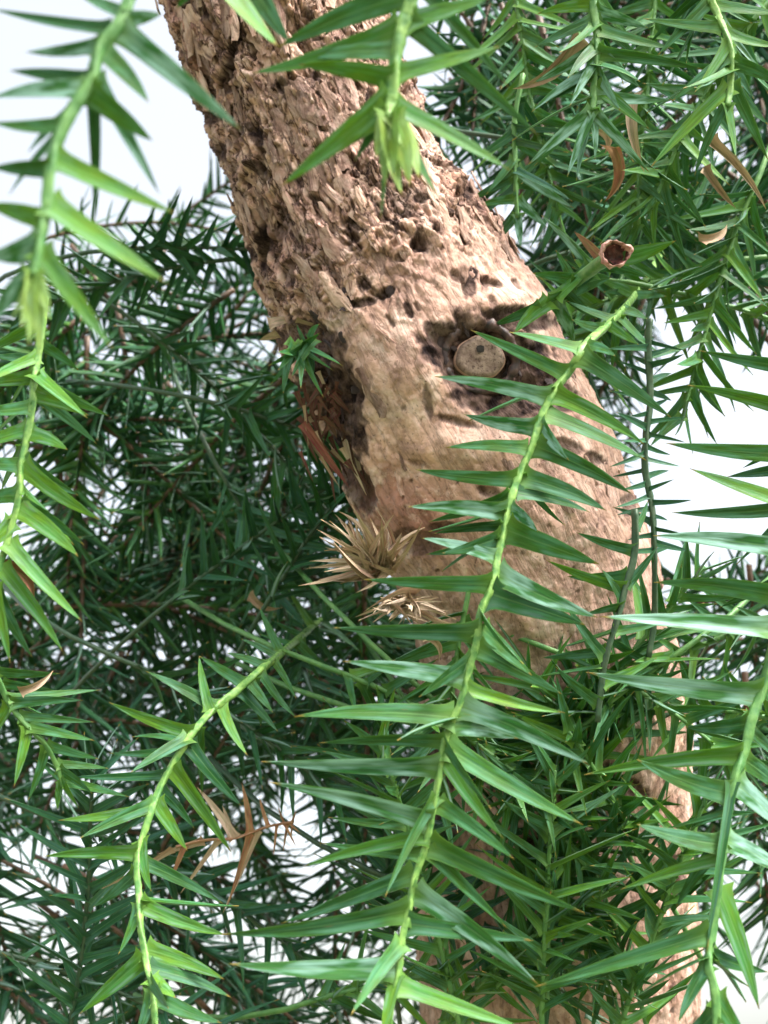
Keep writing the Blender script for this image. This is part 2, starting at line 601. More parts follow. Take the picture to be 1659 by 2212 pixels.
def leaf_matrix(B, T, sdir, w, roll, face=0.55):
    d = T - B
    L = d.length
    d = d / L
    tocam = (CAM - (B + T) * 0.5).normalized()
    n = d.cross(sdir)
    if n.length < 0.05:
        n = tocam.copy()
    if n.dot(tocam) < 0:
        n = -n
    n = n.normalized() * (1 - face) + tocam * face
    n = (n - d * n.dot(d)).normalized()
    n = Quaternion(d, roll) @ n
    x = d.cross(n)
    M = Matrix((x * w, d * L, n * L)).transposed().to_4x4()
    M.translation = B
    return M


def add_leaf(parent, B, T, sdir, w, roll, kind, var, name='leaf', face=0.55):
    return link(name, leaf_mesh(kind, var), parent, M=leaf_matrix(B, T, sdir, w, roll, face))


def nearest(pts, q):
    k = min(range(len(pts)), key=lambda i: (pts[i] - q).length_squared)
    return k


def traced_shoot(name, label, cat, spine, d0, d1, leaves, stem_px, kind='mid', stem='fresh', group=None, extra=0, extra_len=0.03, extra_w=0.0036, extra_kind=None, seed=0, wide=0.76):
    """spine: list of (x, y) down the stem, distances run d0 -> d1. leaves: (bx, by, tx, ty, width, [distance change of tip in cm], [kind])."""
    rr = random.Random(seed + len(spine) * 7)
    n = len(spine)
    pts = [P(q[0], q[1], q[2] if len(q) > 2 else d0 + (d1 - d0) * k / (n - 1)) for k, q in enumerate(spine)]
    sp = spline(pts, (n - 1) * 6 + 1)
    root = empty(name, sp[0])
    tag(root, label, cat, group)
    rad = [px(stem_px, d0 + (d1 - d0) * k / (len(sp) - 1)) * 0.34 * (1.0 - 0.18 * k / len(sp)) * (1 + 0.10 * rr.uniform(-1, 1)) for k in range(len(sp))]
    vs, fs = tube(sp, rad, 12, 0.12, ridge=0.22)
    link('stem', mesh('stem', [v - root.location for v in vs], fs, STEM[stem]), root, M=Matrix.Translation(root.location))
    sx, sy, sd = proj(np.array([list(p) for p in sp]))
    for lf in leaves:
        bx, by, tx, ty, w = lf[:5]
        dz = lf[5] if len(lf) > 5 and lf[5] is not None else rr.uniform(-1.2, 0.8)
        kd = lf[6] if len(lf) > 6 else (kind if rr.random() > 0.2 else ('mid' if kind == 'fresh' else 'fresh'))
        k = int(np.argmin((sx - bx) ** 2 + (sy - by) ** 2))
        d = float(sd[k])
        # foot of the leaf lies in the stem
        B = P(bx + (sx[k] - bx) * 0.75, by + (sy[k] - by) * 0.75, d)
        T = P(tx, ty, d + dz * 0.01)
        sdir = (sp[min(k + 1, len(sp) - 1)] - sp[max(k - 1, 0)]).normalized()
        add_leaf(root, B, T, sdir, px(w * wide, d), R(rr.uniform(-26, 26)), kd, rr.randrange(12))
    # leaves that point towards or away from the viewer
    for e in range(extra):
        k = rr.randrange(2, len(sp) - 1)
        sdir = (sp[min(k + 1, len(sp) - 1)] - sp[max(k - 1, 0)]).normalized()
        back = FWD if rr.random() < 0.8 else -FWD
        side = sdir.cross(FWD).normalized() * rr.choice((-1, 1))
        dr = (back * rr.uniform(0.5, 1.0) + side * rr.uniform(0.3, 0.9) + sdir * rr.uniform(0.25, 0.8)).normalized()
        L = extra_len * rr.uniform(0.7, 1.1)
        add_leaf(root, sp[k], sp[k] + dr * L, sdir, extra_w * rr.uniform(0.7, 1.1), R(rr.uniform(-70, 70)), extra_kind or kind, rr.randrange(12), face=0.15)
    return root


# ------------------------------------------------------------------ ground (below the picture, gives the light its floor)
def ground():
    m, n, l = newmat('ground_grass')
    tc = n.new('ShaderNodeTexCoord')
    ns = noise(n, l, tc.outputs['Object'], 3.0, 8)
    col = mixc(n, l, mapr(n, l, ns.outputs['Fac'], 0.35, 0.65), (0.05, 0.09, 0.03, 1), (0.16, 0.13, 0.08, 1))
    bs = n.new('ShaderNodeBsdfPrincipled')
    l.new(col, bs.inputs['Base Color'])
    bs.inputs['Roughness'].default_value = 0.95
    o = n.new('ShaderNodeOutputMaterial')
    l.new(bs.outputs[0], o.inputs['Surface'])
    g = 24
    vs, fs = [], []
    for i in range(g + 1):
        for j in range(g + 1):
            x, y = (i / g * 2 - 1), (j / g * 2 - 1)
            x, y = 300 * x * abs(x), 300 * y * abs(y)
            vs.append((x, y, 0.05 * math.sin(x * 1.7) * math.cos(y * 1.3)))
    for i in range(g):
        for j in range(g):
            a = i * (g + 1) + j
            fs.append((a, a + g + 1, a + g + 2, a + 1))
    tag(link('ground', mesh('ground', vs, fs, m)), kind='structure')


ground()

# ------------------------------------------------------------------ trunk
AX = [(470, -330, 0.475, 205), (540, -120, 0.468, 210), (600, 60, 0.462, 216), (672, 250, 0.458, 218), (752, 450, 0.452, 226), (838, 610, 0.447, 258),
      (925, 790, 0.442, 283), (1010, 960, 0.442, 283), (1088, 1120, 0.446, 274), (1160, 1300, 0.455, 268), (1190, 1520, 0.470, 285), (1190, 1780, 0.485, 296),
      (1200, 2040, 0.50, 300), (1215, 2330, 0.52, 300)]
NR, NF, NB = 880, 320, 60
ctr = spline([P(x, y, d) for x, y, d, w in AX], NR)
wr = spline([Vector((px(w, d), 0, 0)) for x, y, d, w in AX], NR)
cen = np.array([list(c) for c in ctr])
rad0 = np.array([w.x for w in wr])
tan = np.gradient(cen, axis=0)
seglen = np.linalg.norm(tan, axis=1)
tan /= seglen[:, None]
S = np.cumsum(seglen)
tcm = np.array(CAM) - cen
n0 = tcm - (tcm * tan).sum(1)[:, None] * tan
n0 /= np.linalg.norm(n0, axis=1)[:, None]
b0 = np.cross(tan, n0)
th = np.concatenate([np.linspace(-1.95, 1.95, NF, endpoint=False), np.linspace(1.95, 2 * math.pi - 1.95, NB, endpoint=False)])
NT = len(th)
TH = np.tile(th, NR)
RI = np.repeat(np.arange(NR), NT)
dirn = np.cos(TH)[:, None] * n0[RI] + np.sin(TH)[:, None] * b0[RI]
base = cen[RI] + dirn * rad0[RI][:, None]
fx, fy, fd = proj(base)
front = np.cos(TH) > -0.2
sv = S[RI]
R0 = 0.048
tw = TH + sv * 1.2
cyl = np.stack([R0 * np.cos(tw), R0 * np.sin(tw), sv], 1)

# smoothness of the bark: rough flaky bark above, smooth swollen collar, smooth pale bark low down
s_at = lambda x, y: S[int(np.argmin((proj(cen)[0] - x) ** 2 + (proj(cen)[1] - y) ** 2))]
warp = fbm(cyl * 40, 3)
smooth = sstep(s_at(838, 610) - 0.004, s_at(925, 790), sv + 0.012 * warp)
smooth = smooth * (1 - 0.3 * sstep(s_at(1160, 1300), s_at(1190, 1520), sv))
smooth = np.clip(smooth, 0, 1)
rough = 1 - smooth

hgt = 0.0035 * fbm(cyl * 28, 3)
# ridges of old leaf feet running along the stem
st = np.stack([cyl[:, 0] * 230, cyl[:, 1] * 230, cyl[:, 2] * 50], 1)
wv = np.stack([fbm(cyl * 90, 2), fbm(cyl * 90 + 31, 2), fbm(cyl * 60 + 77, 2)], 1)
rid = 1 - np.abs(perlin(st + 1.5 * wv)) * 2.2
rid2 = 1 - np.abs(perlin(st * 2.1 + 1.3 * wv + 40)) * 2.2
f1, f2, ident = worley(np.stack([cyl[:, 0] * 120, cyl[:, 1] * 120, cyl[:, 2] * 36], 1) + 0.75 * wv)
crack = (1 - sstep(0.02, 0.14, f2 - f1)) * sstep(-0.15, 0.15, fbm(cyl * 55 + 21, 2))
g1_, g2_, ident2 = worley(np.stack([cyl[:, 0] * 210, cyl[:, 1] * 210, cyl[:, 2] * 48], 1) + 0.9 * wv + 60)
edge2 = 1 - sstep(0.015, 0.10, g2_ - g1_)
ter = fbm(np.stack([cyl[:, 0] * 85, cyl[:, 1] * 85, cyl[:, 2] * 26], 1) + 0.8 * wv + 9, 4) * 4.6
terr = np.floor(ter) + sstep(0.80, 1.0, ter - np.floor(ter))
hgt = hgt + rough * (0.0013 * np.clip(rid, -0.2, 1) + 0.0007 * np.clip(rid2, -0.3, 1) - 0.0016 * crack + 0.0010 * terr + 0.0008 * (ident - 0.5))
hgt = hgt + smooth * (0.0003 * fbm(cyl * 130, 2) + 0.0006 * fbm(cyl * 300, 3) + 0.00015 * terr - 0.0006 * (1 - sstep(0.0, 0.05, f2 - f1)) * (fbm(cyl * 60 + 5, 2) > 0.0))
hgt = hgt + 0.0005 * fbm(cyl * 520, 3) * (0.5 + rough) + rough * (0.0011 * (ident2 - 0.5) - 0.0007 * edge2)

scar_shade = np.zeros(len(TH))  # dark wood of scars plus painted shade in cracks and hollows
scar_shade = np.maximum(scar_shade, rough * edge2 * 0.75 * sstep(-0.2, 0.2, fbm(cyl * 50 + 13, 2)))
scar_shade = np.maximum(scar_shade, rough * np.maximum(crack, sstep(0.15, -0.25, rid) * 0.9) * sstep(-0.15, 0.18, fbm(cyl * 70 + 3, 2)) * 0.95)


def pit(x, y, a, b, ang, depth, dark, soft=0.45, jag=0.22):
    """A hollow in the bark facing the viewer, painted with dark wood and shade, centred in direction x, y."""
    global hgt, scar_shade
    ca, sa = math.cos(R(ang)), math.sin(R(ang))
    w_ = np.where((np.abs(fx - x) < max(a, b) * 1.5) & (np.abs(fy - y) < max(a, b) * 1.5) & front)[0]
    if not len(w_):
        return
    ux, uy = fx[w_] - x, fy[w_] - y
    e = np.sqrt(((ux * ca + uy * sa) / a) ** 2 + ((-ux * sa + uy * ca) / b) ** 2)
    e = e + jag * fbm(cyl[w_] * 210 + x, 2)
    m = 1 - sstep(1 - soft, 1 + soft * 0.25, e)
    hgt[w_] -= depth * 0.42 * m
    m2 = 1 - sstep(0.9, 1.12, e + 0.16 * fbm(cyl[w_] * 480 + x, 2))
    scar_shade[w_] = np.maximum(scar_shade[w_], dark * m2)


# fissures, shed-branch scars and patches of shade, all painted near-black
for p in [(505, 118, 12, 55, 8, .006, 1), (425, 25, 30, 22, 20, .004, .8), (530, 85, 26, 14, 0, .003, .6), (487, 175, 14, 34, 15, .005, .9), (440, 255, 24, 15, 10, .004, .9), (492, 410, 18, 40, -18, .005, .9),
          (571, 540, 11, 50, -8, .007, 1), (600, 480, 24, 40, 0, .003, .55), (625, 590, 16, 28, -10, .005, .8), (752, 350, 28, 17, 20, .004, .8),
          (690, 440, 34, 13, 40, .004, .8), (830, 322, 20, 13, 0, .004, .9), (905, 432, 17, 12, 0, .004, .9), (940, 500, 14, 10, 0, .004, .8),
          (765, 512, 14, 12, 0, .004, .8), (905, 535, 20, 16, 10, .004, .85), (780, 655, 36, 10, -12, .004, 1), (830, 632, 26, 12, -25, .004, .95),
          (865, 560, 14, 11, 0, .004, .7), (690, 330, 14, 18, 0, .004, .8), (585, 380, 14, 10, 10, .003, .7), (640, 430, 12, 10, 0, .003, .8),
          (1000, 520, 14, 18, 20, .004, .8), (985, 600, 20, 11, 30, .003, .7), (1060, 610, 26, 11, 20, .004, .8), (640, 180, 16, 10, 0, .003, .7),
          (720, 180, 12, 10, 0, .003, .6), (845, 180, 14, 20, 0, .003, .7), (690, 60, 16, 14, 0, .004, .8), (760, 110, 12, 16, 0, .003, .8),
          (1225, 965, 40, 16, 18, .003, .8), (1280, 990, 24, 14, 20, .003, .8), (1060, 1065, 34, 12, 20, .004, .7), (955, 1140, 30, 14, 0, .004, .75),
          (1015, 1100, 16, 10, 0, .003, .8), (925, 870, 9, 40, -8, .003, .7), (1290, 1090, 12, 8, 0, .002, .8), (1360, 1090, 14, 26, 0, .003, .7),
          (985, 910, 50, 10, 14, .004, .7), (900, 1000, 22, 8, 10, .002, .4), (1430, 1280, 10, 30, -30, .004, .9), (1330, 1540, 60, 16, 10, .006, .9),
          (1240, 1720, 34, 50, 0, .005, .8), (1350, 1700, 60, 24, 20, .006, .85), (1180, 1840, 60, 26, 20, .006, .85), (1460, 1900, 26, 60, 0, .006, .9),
          (1300, 1900, 20, 50, 10, .006, .9), (960, 1640, 120, 60, 10, .006, .9), (900, 1780, 80, 90, 0, .006, .85), (1100, 1650, 40, 50, 0, .005, .8)]:  # the wide left-hand patches paint the shadow on the lower trunk
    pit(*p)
for k in range(28):
    pit(random.uniform(420, 1080), random.uniform(150, 690), random.uniform(9, 15), random.uniform(12, 26), random.uniform(-45, 0), .0018, random.uniform(.85, 1))
for k in range(120):                                       # scattered pin-holes of shed leaves
    pit(random.uniform(360, 1120), random.uniform(-20, 700), random.uniform(4, 9), random.uniform(9, 26), random.uniform(-40, -10), .003, random.uniform(.4, .95))
for k in range(50):
    pit(random.uniform(760, 1400), random.uniform(720, 1400), random.uniform(3, 8), random.uniform(3, 7), 0, .0012, random.uniform(.4, .9))
# the branch socket: a ring-shaped hollow, its shade painted in with the dark bark
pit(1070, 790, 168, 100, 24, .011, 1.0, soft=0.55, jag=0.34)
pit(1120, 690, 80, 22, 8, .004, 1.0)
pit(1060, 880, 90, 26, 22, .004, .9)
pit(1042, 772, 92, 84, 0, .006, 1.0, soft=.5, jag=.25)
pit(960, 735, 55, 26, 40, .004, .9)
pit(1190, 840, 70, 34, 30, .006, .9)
# swollen lips above and left of the socket
hgt = hgt + 0.004 * np.exp(-(((fx - 900) / 75) ** 2 + ((fy - 800) / 95) ** 2)) * front
hgt = hgt + 0.002 * np.exp(-(((fx - 1120) / 110) ** 2 + ((fy - 655) / 34) ** 2)) * front
hgt = hgt + 0.003 * np.exp(-(((fx - 1010) / 140) ** 2 + ((fy - 965) / 40) ** 2)) * front
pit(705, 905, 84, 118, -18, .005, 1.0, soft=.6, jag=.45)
# torn left flank where a dead branch has rotted away, shade painted over its dark wood
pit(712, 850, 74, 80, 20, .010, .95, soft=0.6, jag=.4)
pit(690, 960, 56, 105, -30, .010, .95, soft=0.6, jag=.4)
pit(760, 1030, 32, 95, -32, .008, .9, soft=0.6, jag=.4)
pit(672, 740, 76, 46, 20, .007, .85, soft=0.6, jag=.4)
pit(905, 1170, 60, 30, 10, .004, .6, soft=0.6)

pos = base + dirn * hgt[:, None]
idx = np.arange(NR * NT).reshape(NR, NT)
a = idx[:-1]
b = idx[1:]
quads = np.stack([a, np.roll(a, -1, 1), np.roll(b, -1, 1), b], -1).reshape(-1, 4)
trunk_root_loc = Vector(cen[-1])
me = bpy.data.meshes.new('trunk')
me.vertices.add(len(pos))
me.vertices.foreach_set('co', (pos - np.array(trunk_root_loc)).astype(np.float32).ravel())
me.loops.add(quads.size)
me.loops.foreach_set('vertex_index', quads.astype(np.int32).ravel())
me.polygons.add(len(quads))
me.polygons.foreach_set('loop_start', np.arange(0, quads.size, 4, dtype=np.int32))
me.polygons.foreach_set('loop_total', np.full(len(quads), 4, dtype=np.int32))
me.update(calc_edges=True)
me.polygons.foreach_set('use_smooth', np.ones(len(quads), dtype=bool))
rosy = np.clip(np.exp(-(((fx - 890) / 130) ** 2 + ((fy - 1120) / 95) ** 2)) + 0.5 * sstep(0.1, 0.5, fbm(cyl * 34 + 70, 3)) + 0.8 * np.exp(-(((fx - 430) / 70) ** 2 + ((fy - 120) / 110) ** 2)) * sstep(-.1, .3, fbm(cyl * 90, 2)), 0, 1)
for nm, arr in (('scar_shade', scar_shade), ('rosy', rosy), ('smooth_bark', smooth), ('plate_tone', np.clip(0.56 + 0.18 * smooth + 0.95 * (ident2 - 0.5) * rough + 0.10 * terr * rough + 0.22 * rid * rough + 0.30 * fbm(cyl * 18 + 50, 3) + 0.25 * fbm(cyl * 120 + 8, 3) * smooth, 0, 1))):
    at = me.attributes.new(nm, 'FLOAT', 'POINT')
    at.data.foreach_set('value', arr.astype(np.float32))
at = me.attributes.new('bark_coord', 'FLOAT_VECTOR', 'POINT')
at.data.foreach_set('vector', cyl.astype(np.float32).ravel())
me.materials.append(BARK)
tree = empty('conifer_tree', trunk_root_loc)
tag(tree, 'thick leaning conifer trunk with flaky tan bark and a round sawn knot', 'tree trunk')
trunk = link('trunk', me, tree, M=Matrix.Translation(trunk_root_loc))
# the rest of the trunk down to the ground, below the picture
low = spline([Vector(cen[-30]), Vector(cen[-1]), Vector((cen[-1][0] + .02, cen[-1][1] + .06, 0.9)), Vector((cen[-1][0] + .02, cen[-1][1] + .08, -0.05))], 40)
vs, fs = tube(low, [rad0[-1] * (0.93 + 0.30 * (k / 39) ** 2) for k in range(40)], 28, 0.05)
link('trunk_foot', mesh('trunk_foot', [v - trunk_root_loc for v in vs], fs, FLAKE), tree, M=Matrix.Translation(trunk_root_loc))

# sawn branch stub inside the socket
SX, SY = 1042, 766
surf_k = int(np.argmin((fx - SX) ** 2 + (fy - SY) ** 2 + (~front) * 1e9))
sn = Vector(dirn[surf_k])
sn = (sn + (CAM - Vector(base[surf_k])).normalized() * 1.2).normalized()
sc0 = Vector(base[surf_k]) - sn * 0.0048
sr = px(56, 0.40)
s_up = (UP - sn * UP.dot(sn)).normalized()
s_rt = s_up.cross(sn)


def ringmesh(levels, seg=36, wob=0.05, seed=3):
    rr = random.Random(seed)
    ph = [rr.uniform(0, 6.28) for _ in range(5)]
    vs, fs = [], []
    for (h, r) in levels:
        for j in range(seg):
            aa = 2 * math.pi * j / seg
            q = r * (1 + wob * (math.sin(2 * aa + ph[0]) + 0.6 * math.sin(3 * aa + ph[1]) + 0.4 * math.sin(7 * aa + ph[2])))
            vs.append(sc0 + sn * h + (s_rt * math.cos(aa) * 0.97 + s_up * math.sin(aa) * 0.9) * q)
    for k in range(len(levels) - 1):
        for j in range(seg):
            fs.append((k * seg + j, k * seg + (j + 1) % seg, (k + 1) * seg + (j + 1) % seg, (k + 1) * seg + j))
    fs.append(tuple(range((len(levels) - 1) * seg, len(levels) * seg)))
    return vs, fs


vs, fs = ringmesh([(-0.014, sr * 1.02), (-0.004, sr * 1.0), (-0.0015, sr * 0.98), (-0.0005, sr * 0.92)])
stub = link('branch_stub', mesh('branch_stub', [v - trunk_root_loc for v in vs], fs, FLAKE), tree, M=Matrix.Translation(trunk_root_loc))
vs, fs = ringmesh([(-0.0008, sr * 0.93), (0.0004, sr * 0.90), (0.0010, sr * 0.72), (0.0004, sr * 0.55), (0.0009, sr * 0.4), (0.0004, sr * 0.2), (0.0008, sr * 0.06)])
link('cut_face', mesh('cut_face', [v - trunk_root_loc for v in vs], fs, CUT), stub, M=Matrix.Translation(trunk_root_loc))
hole = sc0 + sn * 0.0013 + s_up * sr * 0.30 - s_rt * sr * 0.02
vs = [hole + (s_rt * math.cos(k * .7854) * (1 + .3 * (k % 2)) + s_up * math.sin(k * .7854)) * sr * 0.15 for k in range(8)] + [hole + sn * 0.0001]
link('worm_hole', mesh('worm_hole', [v - trunk_root_loc for v in vs], [(k, (k + 1) % 8, 8) for k in range(8)], stem_mat('hole_dark', (0.006, 0.003, 0.003, 1), (0.012, 0.007, 0.006, 1))), stub, M=Matrix.Translation(trunk_root_loc))


# swollen, cracked collar of dead bark round the stub
vs, fs = [], []
sg_, mn_ = 64, 9
rk = random.Random(8)
lump = [1 + .22 * math.sin(5 * k * .0982 + 1) + .18 * math.sin(11 * k * .0982) + rk.uniform(-.16, .16) for k in range(sg_)]
for k in range(sg_):
    aa = 2 * math.pi * k / sg_
    rd = s_rt * math.cos(aa) * 1.08 + s_up * math.sin(aa)
    for j in range(mn_):
        bb_ = 2 * math.pi * j / mn_
        q_ = sr * .20 * lump[k] * (1 + rk.uniform(-.14, .14))
        vs.append(sc0 - sn * .0012 + rd * (sr * 1.30 + q_ * math.cos(bb_)) + sn * q_ * 1.1 * math.sin(bb_) - trunk_root_loc)
for k in range(sg_):
    for j in range(mn_):
        fs.append((k * mn_ + j, k * mn_ + (j + 1) % mn_, ((k + 1) % sg_) * mn_ + (j + 1) % mn_, ((k + 1) % sg_) * mn_ + j))
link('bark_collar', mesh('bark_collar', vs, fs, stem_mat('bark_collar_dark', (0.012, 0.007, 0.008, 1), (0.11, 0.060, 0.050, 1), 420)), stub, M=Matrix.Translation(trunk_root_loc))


# loose bark flakes, curled up at their lower edge
def flake_mesh(seed):
    rr = random.Random(seed)
    nx, ny = 5, 7
    top, botm = [], []
    wob = [rr.uniform(-0.16, 0.16) for _ in range(ny)]
    wid = [max(0.25, 1 - abs(k / (ny - 1) - 0.42) * rr.uniform(0.6, 1.5)) for k in range(ny)]
    for j in range(ny):
        t = j / (ny - 1)
        for i in range(nx):
            u = i / (nx - 1) - 0.5
            x = (u * wid[j] + wob[j]) * 1.0 + rr.uniform(-0.05, 0.05)
            y = t - 0.5 + rr.uniform(-0.05, 0.05)
            z = 0.03 + 0.20 * max(0, t - 0.45) ** 1.4 - 0.28 * u * u + rr.uniform(-0.02, 0.02)
            top.append((x, y, z))
            botm.append((x, y, z - 0.05))
    vs = top + botm
    fs = []
    N = nx * ny
    for j in range(ny - 1):
        for i in range(nx - 1):
            q = j * nx + i
            fs.append((q, q + 1, q + nx + 1, q + nx))
            fs.append((N + q, N + q + nx, N + q + nx + 1, N + q + 1))
    edge = [i for i in range(nx)] + [j * nx + nx - 1 for j in range(1, ny)] + [(ny - 1) * nx + i for i in range(nx - 2, -1, -1)] + [j * nx for j in range(ny - 2, 0, -1)]
    for k in range(len(edge)):
        a_, b_ = edge[k], edge[(k + 1) % len(edge)]
        fs.append((a_, N + a_, N + b_, b_))
    return mesh('bark_flake', vs, fs, FLAKE, smooth=False)


FL = [flake_mesh(s) for s in range(8)]
sg = np.zeros((NR, NT))
hard = (scar_shade.reshape(NR, NT) > 0.8).astype(float)
for dr_ in (-12, -6, 0, 6, 12):
    for dc_ in (-8, -4, 0, 4, 8):
        sg += np.roll(np.roll(hard, dr_, 0), dc_, 1)
sg = sg.ravel()
cand = np.where((np.cos(TH) > -0.12) & (fy > -60) & (fy < 2212) & (scar_shade < 0.35) & (sg < 4))[0]
pk = rng.permutation(cand)
wts = np.where(rough[pk] > 0.5, 1.0, 0.06)
pk = pk[rng.random(len(pk)) < wts][:255]
for k in pk:
    nrm = Vector(dirn[k])
    ax = -Vector(tan[RI[k]])
    ax = (ax + 0.25 * Vector(np.cross(dirn[k], tan[RI[k]])) * random.uniform(-1, 1)).normalized()
    if random.random() < 0.5:
        ax = -ax
    nrm = (nrm - ax * nrm.dot(ax)).normalized()
    xx = ax.cross(nrm)
    L = random.uniform(0.008, 0.024)
    W = L * random.uniform(0.20, 0.40)
    M = Matrix((xx * W, ax * L, nrm * L * random.uniform(0.22, 0.55))).transposed().to_4x4()
    M.translation = Vector(pos[k]) - nrm * 0.0003
    o = link('bark_flake', random.choice(FL), trunk, M=M)

# dark broken scales lining the socket and the torn flank
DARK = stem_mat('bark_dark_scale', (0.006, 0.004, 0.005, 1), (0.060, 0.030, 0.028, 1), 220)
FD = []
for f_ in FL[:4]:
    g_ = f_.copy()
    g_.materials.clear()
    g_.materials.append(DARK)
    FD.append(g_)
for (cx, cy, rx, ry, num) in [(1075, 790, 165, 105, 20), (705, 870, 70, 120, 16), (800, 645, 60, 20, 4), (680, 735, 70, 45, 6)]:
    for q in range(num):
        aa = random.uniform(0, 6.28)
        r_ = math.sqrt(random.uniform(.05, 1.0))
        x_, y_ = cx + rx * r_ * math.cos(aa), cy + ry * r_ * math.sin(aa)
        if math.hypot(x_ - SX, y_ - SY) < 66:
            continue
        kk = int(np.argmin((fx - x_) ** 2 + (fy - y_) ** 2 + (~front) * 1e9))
        if scar_shade[kk] < .6:
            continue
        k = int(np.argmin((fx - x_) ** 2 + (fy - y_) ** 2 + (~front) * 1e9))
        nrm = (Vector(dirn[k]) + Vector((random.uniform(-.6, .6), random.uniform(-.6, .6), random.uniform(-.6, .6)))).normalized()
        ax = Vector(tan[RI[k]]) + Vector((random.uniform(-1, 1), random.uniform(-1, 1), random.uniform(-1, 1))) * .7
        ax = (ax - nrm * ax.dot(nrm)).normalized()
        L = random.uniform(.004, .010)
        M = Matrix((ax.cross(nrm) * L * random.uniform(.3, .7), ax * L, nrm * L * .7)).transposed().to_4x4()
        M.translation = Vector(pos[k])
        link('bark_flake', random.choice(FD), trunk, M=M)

# torn strips hanging on the left flank
for (x0, y0, x1, y1, w, kd, dd) in [(652, 915, 757, 1056, 13, 'redstrip', .414), (664, 915, 752, 1046, 8, 'redstrip', .411), (646, 900, 735, 1030, 8, 'red', .416), (735, 905, 790, 1085, 16, 'dry', .425), (752, 900, 800, 1100, 11, 'dry', .421),
                                    (700, 930, 770, 1040, 13, 'mid', .430), (715, 860, 700, 960, 16, 'red', .418), (680, 860, 660, 930, 13, 'red', .424), (640, 845, 668, 900, 14, 'red', .428),
                                    (700, 820, 660, 880, 12, 'red', .420), (735, 880, 690, 955, 12, 'red', .414), (640, 690, 730, 712, 12, 'dry', .415), (700, 700, 745, 780, 14, 'dry', .412),
                                    (690, 690, 700, 790, 16, 'red', .418), (655, 900, 735, 905, 14, 'red', .42), (770, 900, 735, 960, 14, 'red', .412), (720, 840, 770, 880, 16, 'red', .412),
                                    (780, 960, 800, 1080, 14, 'red', .415), (580, 700, 640, 690, 22, 'dry', .425), (600, 720, 560, 735, 20, 'dry', .428)] + [
        (x_, y_, x_ + random.uniform(10, 60), y_ + random.uniform(40, 110), random.uniform(5, 12), random.choice(('red', 'red', 'red', 'dry')), random.uniform(.412, .424))
        for x_, y_ in [(random.uniform(645, 760), random.uniform(800, 1000)) for _ in range(26)]] + [
        (x_, y_, x_ + random.uniform(-35, 45), y_ + random.uniform(20, 50), random.uniform(6, 14), 'red', random.uniform(.405, .415))
        for x_, y_ in [(random.uniform(640, 740), random.uniform(820, 920)) for _ in range(22)]]:
    B, T = P(x0, y0, dd), P(x1, y1, dd + 0.004)
    add_leaf(tree, B, T, RT, px(w, dd), R(random.uniform(-45, 45)), kd, random.randrange(12), name='bark_strip', face=0.8)

